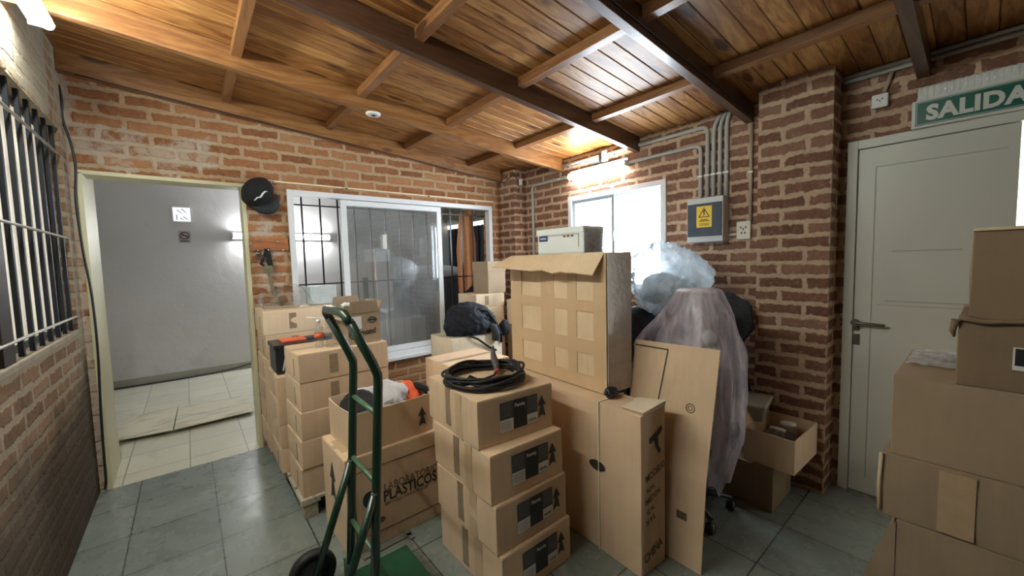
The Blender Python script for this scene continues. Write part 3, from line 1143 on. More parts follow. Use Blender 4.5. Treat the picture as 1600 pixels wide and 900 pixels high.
pipe('grey conduit running from the corner drop over the lit tube lamp to the panel', [(CX, 3.28, 1.0), (CX, 3.28, 2.285), (CX, 1.405, 2.285), (CX, 1.405, 1.87)], clips=[(CX, 2.86, 2.285), (CX, 1.405, 2.05)])
pipe('grey conduit highest above the window, bending down to the panel', [(CX, 3.0, 2.41), (CX, 1.355, 2.41), (CX, 1.355, 1.87)], clips=[(CX, 1.355, 2.05)])
for i, (yy, lb) in enumerate(((1.310, 'third grey conduit from the left of those entering the panel'), (1.265, 'fourth grey conduit from the left of those entering the panel'), (1.220, 'rightmost grey conduit entering the panel top'))):
    pipe(lb, [(CX - 0.004, yy - 0.06 + i * 0.02, 2.475), (CX, yy, 2.40), (CX, yy, 1.87)], clips=[(CX, yy, 2.05)])
pipe('tan pipe dropping from the dark beam end to the outlet beside the pillar', [(CX, 1.06, 2.35), (CX, 1.06, 1.69)], 'pvc_tan', 0.011, clips=[(CX, 1.06, 2.02)])
pipe('upper grey conduit under the ceiling over the exit sign', [(XR - 0.014, 0.57, 2.470), (XR - 0.014, -1.2, 2.470)], 'pvc', 0.011)
pipe('lower grey conduit under the ceiling over the exit sign', [(XR - 0.014, 0.57, 2.440), (XR - 0.014, -1.2, 2.440)], 'pvc', 0.011)
pipe('tan pipe stub between ceiling conduit and small white socket', [(XR - 0.014, 0.365, 2.43), (XR - 0.014, 0.395, 2.33)], 'pvc_tan', 0.010)

e = root('electrical_panel', 'grey electrical panel with smoked front and yellow hazard sticker', 'electrical panel', (XR, 1.205, 1.553))
f = MB()
f.box(-0.10, 0, 0, 0.262, 0, 0.325)
f.build('case', M['panel_case'], e, bevel=0.006)
f = MB()
f.box(-0.108, -0.0995, 0.008, 0.254, 0.042, 0.283)
f.build('door', M['panel_front'], e, bevel=0.002)
st = MB()
st.box(-0.1092, -0.1078, 0.075, 0.185, 0.108, 0.262)
sk = st.build('hazard_sticker', M['yellow'], e)
t = MB()


def ringtri(b, c, s, m_in=0.76):
    o_ = [(c[0] - s, c[1] - s * 0.58), (c[0] + s, c[1] - s * 0.58), (c[0], c[1] + s * 1.15)]
    i_ = [(c[0] + (q[0] - c[0]) * m_in, c[1] + (q[1] - c[1]) * m_in) for q in o_]
    for k in range(3):
        k2 = (k + 1) % 3
        b.prism([o_[k], o_[k2], i_[k2], i_[k]], 'x', -0.1098, -0.1091)


ringtri(t, (0.130, 0.205), 0.042)
t.prism([(0.131, 0.236), (0.140, 0.215), (0.131, 0.212), (0.136, 0.188), (0.120, 0.207), (0.128, 0.210), (0.122, 0.232)], 'x', -0.1098, -0.1091)
for k, wd in enumerate((0.056, 0.076)):
    t.box(-0.1098, -0.1091, 0.130 - wd / 2, 0.130 + wd / 2, 0.160 - k * 0.009, 0.1655 - k * 0.009)
for k in range(3):
    t.box(-0.1098, -0.1091, 0.130 - 0.036, 0.130 + 0.036, 0.134 - k * 0.007, 0.137 - k * 0.007)
t.build('hazard_symbol', M['ink'], e)
e = root('wall_outlet', 'ivory double wall outlet beside the electrical panel', 'outlet', (XR, 1.055, 1.56))
f = MB()
f.box(-0.022, 0, 0, 0.092, 0, 0.128)
f.build('plate', M['ivory'], e, bevel=0.006)
f = MB()
for (yy, zz) in ((0.035, 0.045), (0.057, 0.045), (0.030, 0.085), (0.062, 0.085), (0.046, 0.072)):
    f.box(-0.0235, -0.0215, yy - 0.005, yy + 0.005, zz - 0.007, zz + 0.007)
f.build('sockets', M['label_grey'], e)
f = MB()
f.tube([(-0.01, 0.09, 0.04), (-0.01, 0.152, 0.035)], 0.010, 8)
f.build('nipple', M['ivory'], e)
e = root('wall_outlet', 'small white socket box on the brick high above the door left corner', 'outlet', (XR, 0.375, 2.25))
f = MB()
f.box(-0.03, 0, 0, 0.07, 0, 0.075)
f.build('plate', M['white'], e, bevel=0.008)
f = MB()
for (yy, zz) in ((0.025, 0.045), (0.035, 0.035), (0.045, 0.045)):
    f.box(-0.032, -0.0295, yy - 0.003, yy + 0.003, zz - 0.004, zz + 0.004)
f.build('sockets', M['label_grey'], e)

# exit sign: ribbed emergency light with the green sign under it
e = root('exit_sign', 'green exit sign with ribbed clear light cover above the white door', 'exit sign', (XR - 0.001, -0.32, 2.088))
f = MB()
f.box(-0.055, 0, 0, 0.60, 0, 0.142)
f.build('housing', M['sign_white'], e, bevel=0.006)
f = MB()
f.box(-0.0575, -0.054, 0.008, 0.585, 0.012, 0.132)
f.build('green_panel', M['green_sign'], e, bevel=0.002)
f = MB()
for (a0, a1, c0, c1) in ((0.012, 0.581, 0.126, 0.128), (0.012, 0.581, 0.016, 0.018), (0.579, 0.581, 0.016, 0.128)):
    f.box(-0.0582, -0.0574, a0, a1, c0, c1)
f.build('border_line', M['sign_white'], e)
f = MB()
y = 0.02
f.box(-0.05, 0, 0.0, 0.583, 0.142, 0.152)
while y < 0.57:
    f.tube([(-0.026, y + 0.011, 0.148), (-0.026, y + 0.011, 0.212)], 0.0125, 8)
    y += 0.0225
f.box(-0.036, -0.002, 0.01, 0.575, 0.15, 0.208)
f.build('ribbed_cover', M['ribbed'], e)
text('lettering', 'SALIDA', 0.100, M['sign_white'], e, (-0.0580, 0.545, 0.036), (R(90), 0, R(-90)), bold=0.0048, sx=0.92, spacing=1.08)

# corner: wire and little box
e = root('junction_box', 'small white box hanging on a wire in the back right corner', 'junction box', (2.975, 3.40, 2.335), R(-30))
f = MB()
f.box(-0.02, 0.02, -0.02, 0.0, -0.035, 0.035)
f.build('cover', M['white'], e, bevel=0.005)


def cable(label, pts, r=0.005, m='black', name='cable', rad=None):
    o = root(name, label, 'cable', pts[0])
    P = [Vector(p) for p in pts]
    out = []
    n = len(P)
    for i in range(n - 1):
        p0, p1, p2, p3 = P[max(i - 1, 0)], P[i], P[i + 1], P[min(i + 2, n - 1)]
        for k in range(6):
            t_ = k / 6
            out.append(0.5 * ((2 * p1) + (-p0 + p2) * t_ + (2 * p0 - 5 * p1 + 4 * p2 - p3) * t_ ** 2 + (-p0 + 3 * p1 - 3 * p2 + p3) * t_ ** 3))
    out.append(P[-1])
    t = MB()
    t.tube([p - P[0] for p in out], r, 8)
    t.build('wire', M[m], o)
    return o


cable('thin dark wire along the bottom of the sloping wall beam', [(-0.45, 3.605, zc(-0.45, 2.352)), (0.6, 3.606, zc(0.6, 2.346)), (1.6, 3.606, zc(1.6, 2.350)), (2.6, 3.606, zc(2.6, 2.346)), (2.86, 3.605, zc(2.86, 2.338)),
      (2.885, 3.52, 2.375), (2.888, 3.42, 2.42), (2.93, 3.41, 2.37), (2.965, 3.40, 2.36)], 0.004)
cable('black cable hanging down the left edge of the doorway', [(-0.53, 3.668, 2.60), (-0.525, 3.668, 2.50), (-0.53, 3.67, 2.40), (-0.505, 3.668, 2.25), (-0.495, 3.666, 2.10), (-0.508, 3.667, 1.9), (-0.500, 3.667, 1.6),
      (-0.480, 3.667, 1.3), (-0.478, 3.667, 0.95), (-0.490, 3.667, 0.6), (-0.497, 3.667, 0.3), (-0.500, 3.667, 0.08), (-0.508, 3.667, 0.02)], 0.0065)
cable('dark wire running along the third dark beam', [(0.9, 1.045, zc(0.9, 2.40)), (1.8, 1.045, zc(1.8, 2.392)), (2.4, 1.045, zc(2.4, 2.40)), (3.04, 1.045, zc(3.04, 2.39))], 0.0045)
cable('dark cable lying along the foot of the far plaster wall', [(-0.78, 6.76, 0.012), (0.0, 6.75, 0.012), (0.4, 6.765, 0.03), (0.9, 6.77, 0.10), (1.6, 6.775, 0.12)], 0.009)

# thin wooden rail on the back wall
e = root('wall_rail', 'thin pale rail fixed along the back wall above the window', 'rail', (0.50, YB, 2.13))
f = MB()
f.box(0, 2.28, -0.018, 0, 0, 0.014)
f.build('rail', plain('pale rail', (0.78, 0.62, 0.42), 0.45), e, bevel=0.002)
f = MB()
for xx in (0.055, 0.075, 0.64, 1.45):
    f.lathe([(0.0, 0), (0.009, 0), (0.009, -0.016), (0.0, -0.018)], (xx, -0.018, -0.002), 10, 'y')
f.build('screw_hook', M['chrome'], e)

# board with hooks and keys
e = root('key_board', 'reddish wooden hook board left of the sliding window', 'hook board', (0.41, YB, 1.585))
f = MB()
f.box(0, 0.245, -0.022, 0, 0, 0.10)
f.build('board', M['hook_board'], e, bevel=0.004)
for xx in (0.05, 0.165):
    f = MB()
    f.lathe([(0, 0), (0.010, 0), (0.010, -0.006), (0, -0.009)], (xx, -0.022, 0.075), 10, 'y')
    f.build('screw', M['chrome'], e)
for xx in (0.03, 0.10, 0.2):
    f = MB()
    f.tube([(xx, -0.022, 0.015), (xx, -0.045, 0.012), (xx, -0.05, 0.0), (xx, -0.04, -0.012)], 0.003, 6)
    f.build('hook', M['chrome'], e)
e = root('key_bunch', 'bunch of small keys hanging from the left hook of the board', 'keys', (0.445, YB - 0.045, 1.575))
random.seed(3)
for k in range(6):
    a = -0.6 + k * 0.24
    f = MB()
    L = 0.055 + 0.02 * random.random()
    f.box(-0.004, 0.004, -0.001, 0.001, -L, -0.01)
    f.lathe([(0, -0.001), (0.010, -0.001), (0.010, 0.001), (0, 0.001)], (0, 0, -0.012), 12, 'y')
    f.build('key', M['chrome'], e, rot=(0, a, 0), loc=(0, -0.003 * k, 0))
# strap hanging on the board
e = root('hanging_strap', 'olive and black strap with buckle hanging from the hook board', 'strap', (0.50, YB - 0.045, 1.58))
f = MB()
for (a, c, wd) in (((0, 0, 0.02), (-0.045, 0, -0.10), 0.012), ((0, 0, 0.02), (0.015, -0.01, -0.13), 0.02), ((-0.045, 0, -0.10), (0.01, -0.005, -0.15), 0.012)):
    a, c = Vector(a), Vector(c)
    sd = Vector((1, 0, 0.2)).normalized() * wd
    f.hexa([a - sd, a + sd, a + sd + Vector((0, 0.006, 0)), a - sd + Vector((0, 0.006, 0)), c - sd, c + sd, c + sd + Vector((0, 0.006, 0)), c - sd + Vector((0, 0.006, 0))])
f.build('strap_top', M['black_cloth'], e)
f = MB()
f.box(-0.035, 0.03, -0.014, 0.006, -0.175, -0.115)
f.build('buckle_pad', M['olive_cloth'], e, bevel=0.006)
f = MB()
pts = [(0.0, -0.005, -0.17), (0.01, -0.008, -0.26), (0.035, -0.012, -0.36), (0.07, -0.03, -0.44)]
for a, c in zip(pts, pts[1:]):
    a, c = Vector(a), Vector(c)
    sd = Vector((0.011, 0, 0.002))
    f.hexa([a - sd, a + sd, a + sd + Vector((0, 0.004, 0)), a - sd + Vector((0, 0.004, 0)), c - sd, c + sd, c + sd + Vector((0, 0.004, 0)), c - sd + Vector((0, 0.004, 0))])
f.build('strap_tail', M['olive_cloth'], e)

# cap on the rail end
e = root('baseball_cap', 'black cap with a small white emblem hanging beside the doorway', 'cap', (0.465, YB, 2.01))
e.scale = (1.17, 1.17, 1.17)
bm = bmesh.new()
bmesh.ops.create_icosphere(bm, subdivisions=4, radius=1.0)
bmesh.ops.bisect_plane(bm, geom=bm.verts[:] + bm.edges[:] + bm.faces[:], plane_co=(0, 0.25, 0), plane_no=(0, 1, 0), clear_outer=True)
for v in bm.verts:
    n_ = v.co.copy()
    k = 1 + 0.05 * noise.noise(n_ * 2.3)
    dent = 0.14 * math.exp(-((n_.x - 0.1) ** 2 + (n_.z - 0.75) ** 2) / 0.08)
    v.co = Vector((n_.x * 0.088 * k, n_.y * 0.105 * (k - dent), n_.z * 0.108 * k))
c = MB()
c.bm.free()
c.bm = bm
c.build('crown', M['black_cloth'], e, loc=(0, -0.028, 0.02), rot=(0, R(32), 0), smooth=True)
c = MB()
N = 18
inner, outer, inn2, out2 = [], [], [], []
for k in range(N + 1):
    a = PI * k / N
    wv = math.sin(a)
    ix, iz = -math.cos(a) * 0.084, -0.052 - 0.032 * wv
    ox, oz = -math.cos(a) * 0.088, -0.052 - 0.105 * wv
    yy = -0.045 - 0.02 * wv
    inner.append(c.bm.verts.new((ix, -0.062, iz)))
    outer.append(c.bm.verts.new((ox, yy + 0.012, oz)))
    inn2.append(c.bm.verts.new((ix, -0.067, iz)))
    out2.append(c.bm.verts.new((ox, yy + 0.008, oz)))
for k in range(N):
    for A, B in ((inner, outer), (outer, out2), (out2, inn2), (inn2, inner)):
        c.face([A[k], A[k + 1], B[k + 1], B[k]])
c.build('brim', M['brim_cloth'], e, loc=(0.0, 0.0, 0.02), rot=(0, R(-32), 0), smooth=True)
c = MB()
pts = [(-0.032, -0.118, -0.045), (-0.018, -0.127, -0.028), (0.002, -0.132, -0.022), (0.014, -0.131, 0.0), (0.028, -0.126, 0.016), (0.045, -0.116, 0.02)]
c.tube(pts, [0.004, 0.005, 0.006, 0.006, 0.005, 0.004], 8)
c.build('emblem', M['white'], e)

# ------------------------------------------------------------------ things in the room behind
f = MB()
ring(f, -0.104, 0.100, 2.072, 2.280, 6.775, 6.80, 0.014)
g4 = struct(f.build('window_4', M['white'], bevel=0.002))
f = MB()
f.box(-0.092, 0.088, 6.785, 6.79, 2.084, 2.268)
f.build('glass_block', M['day_small'], g4)
f = MB()
for (x0, z0, x1, z1) in ((-0.055, 2.10, -0.055, 2.17), (-0.05, 2.235, 0.0, 2.19), (0.01, 2.15, 0.055, 2.11), (0.0, 2.25, 0.04, 2.20), (-0.02, 2.13, 0.01, 2.105)):
    f.tube([(x0, 6.782, z0), (x1, 6.782, z1)], 0.006, 6)
f.build('leaf_pattern', M['alu_grey'], g4)
e = root('no_smoking_sign', 'small no smoking sign on the far plaster wall under the glass block', 'sign', (-0.055, 6.80, 1.805))
f = MB()
f.box(0, 0.128, -0.004, 0, 0, 0.158)
f.build('plate', plain('sign plate grey', (0.42, 0.40, 0.40), 0.5), e)
f = MB()
f.tube([(0.064 + 0.044 * math.cos(k * PI / 12), -0.006, 0.095 + 0.044 * math.sin(k * PI / 12)) for k in range(24)], 0.006, 6, closed=True)
f.tube([(0.034, -0.006, 0.125), (0.094, -0.006, 0.065)], 0.005, 6)
f.build('prohibition_ring', plain('dark red', (0.10, 0.015, 0.015), 0.5), e)
f = MB()
f.box(0.036, 0.092, -0.0055, -0.004, 0.09, 0.10)
f.box(0.02, 0.108, -0.0055, -0.004, 0.016, 0.03)
f.build('cigarette_symbol', M['ink'], e)

# flattened cartons lying on the cream floor
e = root('flattened_carton', 'dirty flattened carton lying on the cream tiles of the doorway', 'cardboard', (0, 0, 0))
for (nm, poly) in (('panel', [(-0.55, 4.59), (-0.185, 4.535), (-0.165, 5.37), (-0.36, 5.39), (-0.47, 5.33), (-0.47, 5.24), (-0.585, 5.12)]), ('panel', [(-0.175, 4.535), (0.42, 4.575), (0.435, 5.30), (-0.155, 5.37)])):
    f = MB()
    n = len(poly)
    A = [f.bm.verts.new((q[0], q[1], 0.004 + (0.03 if q[1] < 4.6 else 0.004))) for q in poly]
    B = [f.bm.verts.new((q[0], q[1], 0.010 + (0.03 if q[1] < 4.6 else 0.004))) for q in poly]
    f.face(A[::-1])
    f.face(B)
    for i in range(n):
        f.face([A[i], A[(i + 1) % n], B[(i + 1) % n], B[i]])
    t = NT('dirty pale cardboard')
    p = t.pos()
    v = t.math('MULTIPLY', t.math('SUBTRACT', t.noise(t.mapv(p, (1, 2.2, 1)), 3.2, 6, 0.65), 0.48), 4.0, clamp=True)
    t.pbsdf(t.mix(t.math('MULTIPLY', v, 0.75), (0.60, 0.56, 0.43), (0.20, 0.18, 0.12)), 0.7)
    f.build(nm, t.m, e)

# dark gate, its cloth and curtain
gt = root('metal_gate', 'dark ribbed metal gate seen through the right of the sliding window', 'gate', (4.0, 4.2, 0))
f = MB()
f.box(0.03, 0.06, 0, 2.6, 0.02, 2.10)
y = 0.0
while y < 2.6:
    f.box(0.0, 0.03, y, y + 0.035, 0.02, 2.10)
    y += 0.155
f.build('panel', M['gate'], gt, bevel=0.003)
f = MB()
f.box(0.03, 0.05, 0, 2.6, 2.10, 2.17)
f.build('daylight_slit', M['day_slit'], gt)
f = MB()
f.box(0.0, 0.06, 0, 2.6, 2.17, 2.25)
f.build('top_rail', M['alu'], gt)
f = MB()
f.tube([(-0.02, 1.72, 1.02), (-0.02, 1.72, 1.42)], 0.012, 8)
f.tube([(-0.03, 1.60, 1.17), (-0.03, 1.86, 1.17)], 0.014, 8)
f.tube([(-0.03, 1.62, 1.36), (-0.03, 1.76, 1.32)], 0.014, 8)
f.build('bolt', M['chrome'], gt)
# camouflage like gathered cloth above the gate
e = root('gathered_cloth', 'gathered olive cloth hung over the top of the dark gate', 'cloth', (3.9, 5.4, 2.20))
f = MB()
nu, nv = 70, 14
grid = []
for i in range(nu + 1):
    row = []
    for j in range(nv + 1):
        u, v = i / nu, j / nv
        y = -1.1 + 2.4 * u
        z = 0.45 * v - 0.05 * math.sin(u * 12)
        d = 0.05 * math.sin(u * 46 + 3 * math.sin(v * 5)) * (0.4 + v * 0.6) + 0.05 * noise.noise(Vector((u * 8, v * 4, 0)))
        row.append(f.bm.verts.new((d, y, z)))
    grid.append(row)
for i in range(nu):
    for j in range(nv):
        f.face([grid[i][j], grid[i + 1][j], grid[i + 1][j + 1], grid[i][j + 1]])
f.build('cloth', M['olive_cloth'], e, smooth=True)


def curtain(label, x0, x1, ztop, zbot, yy, m, name='curtain', point=0.0):
    e = root(name, label, 'curtain', ((x0 + x1) / 2, yy, zbot))
    f = MB()
    nu, nv = 48, 24
    for sgn, off in ((1, 0.0), (-1, 0.004)):
        grid = []
        for i in range(nu + 1):
            row = []
            for j in range(nv + 1):
                u, v = i / nu, j / nv
                wd = (x1 - x0) * (0.62 + 0.38 * min(1, (1 - v) * 2.2)) if v > 0.1 else (x1 - x0)
                x = (u - 0.5) * wd
                zb = point * max(0, (u - 0.25)) * 1.3
                z = zb + (ztop - zbot - zb) * v
                d = 0.022 * math.sin(u * 9 + 0.7 * math.sin(v * 3)) + 0.006 * math.sin(u * 27 + v * 2) + off
                row.append(f.bm.verts.new((x, d, z)))
            grid.append(row)
        for i in range(nu):
            for j in range(nv):
                f.face([grid[i][j], grid[i + 1][j], grid[i + 1][j + 1], grid[i][j + 1]])
    f.build('cloth', m, e, smooth=True)
    return e


cu = curtain('brown curtain gathered at the right side of the sliding window', 2.44, 2.70, 2.03, 1.09, 3.93, M['brown_cloth'], point=0.16)
f = MB()
f.tube([(0.12, -0.02, 0.95), (0.04, -0.03, 0.93), (-0.02, -0.04, 0.98), (0.03, -0.01, 1.02), (0.12, 0, 1.03)], [0.02, 0.035, 0.04, 0.03, 0.02], 10)
f.build('knot', M['brown_cloth'], cu, smooth=True)

# fire extinguisher, notice, covered cabinet, chair seen through the glass
e = root('fire_extinguisher', 'red fire extinguisher with yellow label on the far wall behind glass', 'fire extinguisher', (2.56, 6.70, 1.12))
f = MB()
f.lathe([(0.0, 0), (0.07, 0), (0.075, 0.02), (0.075, 0.36), (0.05, 0.43), (0.025, 0.45), (0.025, 0.49), (0, 0.49)], (0, 0, 0), 20)
f.build('cylinder', M['red'], e)
f = MB()
f.lathe([(0.0765, 0.06), (0.0765, 0.2), (0.0755, 0.2), (0.0755, 0.06)], (0, 0, 0), 20)
f.build('label_band', M['yellow_label'], e)
f = MB()
f.tube([(0, 0, 0.48), (0.05, -0.02, 0.54), (0.10, -0.02, 0.45), (0.105, -0.02, 0.2)], 0.012, 8)
f.box(-0.06, 0.03, -0.012, 0.012, 0.49, 0.52)
f.box(-0.02, 0.02, 0.05, 0.1, 0.3, 0.36)
f.build('valve', M['black'], e)
e = root('wall_notice', 'white paper notice on the far wall above the fire extinguisher', 'notice', (2.48, 6.797, 1.72))
f = MB()
f.box(0, 0.15, -0.003, 0, 0, 0.17)
f.build('sheet', M['paper'], e)
f = MB()
for k in range(4):
    f.box(0.02, 0.13, -0.004, -0.003, 0.03 + k * 0.032, 0.04 + k * 0.032)
f.build('text_lines', M['ink_soft'], e)
e = root('metal_cabinet', 'low dark metal cabinet behind the glass of the sliding window', 'cabinet', (2.25, 4.85, 0.0))
f = MB()
f.box(0, 1.0, 0, 0.55, 0, 1.22)
f.build('body', plain('charcoal cabinet', (0.045, 0.05, 0.058), 0.4, 0, 0.2, 5), e, bevel=0.01)
f = MB()
f.box(0.05, 0.95, -0.015, 0.0, 0.08, 0.60)
f.build('drawer', plain('charcoal drawer', (0.06, 0.065, 0.075), 0.4), e, bevel=0.006)
f = MB()
f.box(0.05, 0.95, -0.015, 0.0, 0.64, 1.17)
f.build('drawer', plain('charcoal drawer', (0.06, 0.065, 0.075), 0.4), e, bevel=0.006)
blob_c = blob('folded_blanket', M['grey_cloth'], (2.72, 5.1, 1.31), (0.50, 0.27, 0.115), 5, 0.10, 1.5, 0.5, 5, flat=1.222)
tag(blob_c, 'folded pale blanket lying on the dark cabinet behind glass', 'blanket')
e = root('folding_chair', 'white framed chair standing behind the glass of the sliding window', 'chair', (2.27, 5.7, 0.0))
for sx in (0.0, 0.30):
    f = MB()
    f.tube([(sx, 0.35, 0.0), (sx, 0.30, 0.75), (sx, 0.38, 1.68)], 0.014, 8)
    f.build('leg', M['white'], e)
    f = MB()
    f.tube([(sx, -0.05, 0.0), (sx, 0.02, 0.72)], 0.014, 8)
    f.build('leg', M['white'], e)
f = MB()
f.box(0.0, 0.30, -0.02, 0.34, 0.72, 0.76)
f.build('seat', M['paper'], e, bevel=0.01)
f = MB()
f.box(0.01, 0.29, 0.33, 0.36, 1.0, 1.66)
f.build('backrest', M['paper'], e, bevel=0.012)

# ------------------------------------------------------------------ carton stack by the hand truck (labelled boxes)
S1 = [('bottom box of the four labelled cartons under the coiled cable', 0.932, 1.239, 0.009),
      ('labelled carton second from the floor in the coiled cable stack', 0.924, 1.261, -0.005),
      ('labelled carton third from the floor, just below the topmost of the coiled cable stack', 0.917, 1.283, -0.028),
      ('topmost labelled carton of the stack, carrying the coiled black cable', 0.912, 1.357, -0.070)]
HB = 0.214
for i, (lb, x, y, th) in enumerate(S1):
    r = cbox(lb, x, y, th, 0.42, 0.503, i * HB, HB, 'card', 'labelled cartons stacked beside the hand truck', seam='x', tape=('x0', 'x0w'))
    r['category'] = 'cardboard box'
    e = 0.0036
    lz0, lz1 = 0.048, 0.182
    xs = [0.112, 0.186, 0.262, 0.325]
    st = root('product_label', '', '')
    for k in ('label', 'category'):
        del st[k]
    bpy.data.objects.remove(st)
    st = MB()
    st.mat(M['label_grey']).box(xs[0], xs[1], -e - 0.0006, -e, lz0 + 0.055, lz1)
    st.mat(M['label_black']).box(xs[1], xs[2], -e - 0.0007, -e, lz0, lz1)
    st.mat(M['label_grey']).box(xs[2], xs[3], -e - 0.0006, -e, lz0 + 0.048, lz1)
    st.mat(M['label_white']).box(xs[0], xs[1] - 0.002, -e - 0.0006, -e, lz0, lz0 + 0.054)
    st.mat(M['label_white']).box(xs[2] + 0.002, xs[3], -e - 0.0006, -e, lz0 + 0.004, lz0 + 0.047)
    lab = st.build('product_label', None, r)
    text('lettering', 'Famiq', 0.024, M['label_white'], lab, (xs[1] + 0.007, -e - 0.0008, lz1 - 0.034), (R(90), 0, 0), bold=0.0004, sx=1.0)
    li = MB()
    for k in range(5):
        li.box(xs[0] + 0.008, xs[1] - 0.012, -e - 0.0011, -e - 0.0006, lz1 - 0.016 - k * 0.012, lz1 - 0.013 - k * 0.012)
        li.box(xs[2] + 0.008, xs[3] - 0.008, -e - 0.0011, -e - 0.0006, lz1 - 0.016 - k * 0.012, lz1 - 0.013 - k * 0.012)
    li.build('text_lines', plain('pale grey print', (0.16, 0.17, 0.18), 0.5), lab)
    li = MB()
    for k in range(5):
        li.box(xs[0] + 0.006, xs[1] - 0.014, -e - 0.0011, -e - 0.0006, lz0 + 0.009 + k * 0.008, lz0 + 0.0105 + k * 0.008)
    for k in range(9):
        li.box(xs[2] + 0.010 + k * 0.005, xs[2] + 0.0125 + k * 0.005, -e - 0.0011, -e - 0.0006, lz0 + 0.012, lz0 + 0.024)
    li.build('text_lines', M['ink_soft'], lab)
    printed(r, arrow_poly(0.352, 0.062, 0.105), 'y0')

# coiled cable on top
TOPZ = 4 * HB
e = root('coiled_cable', 'thick black cable coiled on top of the labelled cartons', 'cable coil', (1.120, 1.590, TOPZ))
random.seed(11)
pts = []
turns = 9
NN = 40
for i in range(turns * NN + 1):
    a = 2 * PI * i / NN
    tn = i / NN
    rx = 0.192 + 0.018 * math.sin(tn * 2.3) + 0.006 * math.sin(a * 3 + tn)
    ry = 0.190 + 0.018 * math.cos(tn * 1.9) + 0.008 * math.sin(a * 2 + tn * 1.7)
    z = 0.008 + 0.0065 * (i / NN) * (0.5 + 0.5 * abs(math.sin(a * 1.5 + tn))) + 0.004 * math.sin(a * 4 + tn)
    pts.append((0.010 * math.sin(tn * 4) + rx * math.cos(a), 0.008 * math.cos(tn * 3) + ry * math.sin(a), max(z, 0.0075)))
f = MB()
f.tube(pts, 0.0072, 8)
f.build('cable', M['rubber'], e)
f = MB()
P = [(-0.15, 0.02, 0.03), (-0.10, -0.01, 0.014), (-0.02, -0.015, 0.010), (0.06, 0.00, 0.012), (0.10, 0.035, 0.02), (0.115, 0.06, 0.035)]
f.tube(P, 0.006, 8)
f.tube([(-0.17, -0.08, 0.04), (-0.12, -0.05, 0.055), (-0.08, -0.09, 0.03), (-0.04, -0.15, 0.04)], 0.007, 8)
f.tube([(-0.02, -0.03, 0.004), (0.02, -0.07, 0.004)], 0.0025, 6)
f.build('loose_end', M['rubber'], e)
f = MB()
f.tube([(0.098, 0.025, 0.022), (0.115, 0.055, 0.045), (0.138, 0.10, 0.062), (0.15, 0.125, 0.085), (0.155, 0.13, 0.13)], [0.013, 0.018, 0.020, 0.015, 0.005], 10)
f.build('plug', plain('dark grey plug', (0.07, 0.07, 0.075), 0.5), e)
f = MB()
f.tube([(0.090, 0.012, 0.018), (0.10, 0.029, 0.025)], [0.014, 0.015], 10)
f.build('plug_collar', plain('faded red', (0.38, 0.07, 0.08), 0.5), e)

# ------------------------------------------------------------------ pallet and its cartons
e = root('wooden_pallet', 'low pale wooden pallet carrying the tall cartons by the doorway', 'pallet', (0.43, 2.43, 0))
for xx in (0.0, 0.25, 0.5):
    for yy in (0.0, 0.54, 1.08):
        f = MB()
        f.box(xx, xx + 0.075, yy + 0.01, yy + 0.13, 0, 0.085)
        f.build('block', M['pallet'], e, bevel=0.003)
for xx in (-0.012, 0.24, 0.49):
    f = MB()
    f.box(xx, xx + 0.10, 0.0, 1.22, 0.085, 0.103)
    f.build('stringer_board', M['pallet'], e, bevel=0.002)
for k in range(7):
    f = MB()
    f.box(-0.012, 0.59, k * 0.188, k * 0.188 + 0.09, 0.103, 0.119)
    f.build('deck_board', M['pallet'], e, bevel=0.002)
PG = 'cartons stacked on the pallet by the doorway'
C1 = [(0.432, 2.455, 0.0), (0.438, 2.446, 0.02), (0.444, 2.448, 0.03), (0.450, 2.451, 0.035), (0.450, 2.449, 0.025)]
L1 = ['bottom carton of the nearest column on the pallet', 'second carton from the bottom of the nearest pallet column', 'middle carton of the nearest pallet column, beside the open clothes box',
      'fourth carton from the bottom of the nearest pallet column', 'top carton of the nearest pallet column, under the small open box']
for i, (x, y, th) in enumerate(C1):
    cbox(L1[i], x, y, th, 0.523, 0.36, 0.12 + i * 0.167, 0.167, 'card', PG, seam='x', tape=('y0', 'slotx'))
L2 = ['bottom carton of the middle pallet column', 'second carton of the middle pallet column', 'third carton of the middle pallet column', 'top carton of the middle pallet column, under the black toolbox']
for i in range(4):
    cbox(L2[i], 0.392 + 0.004 * (i % 2), 2.845, 0.0, 0.50, 0.36, 0.12 + i * 0.158, 0.158, 'card', PG, tape=('slotx',))
L3 = ['bottom carton of the rear pallet column against the wall', 'second carton of the rear pallet column', 'third carton of the rear pallet column', 'fourth carton of the rear pallet column',
      'carton just under the topmost of the rear pallet column', 'topmost carton of the rear pallet column, behind the black toolbox']
for i in range(6):
    cbox(L3[i], 0.385 + (0.012 if i == 4 else 0.004 * (i % 2)), 3.235, 0.0, 0.523, 0.40, 0.12 + i * 0.17, 0.17, 'card_pale' if i == 5 else 'card', PG, tape=('y0', 'slotx'))

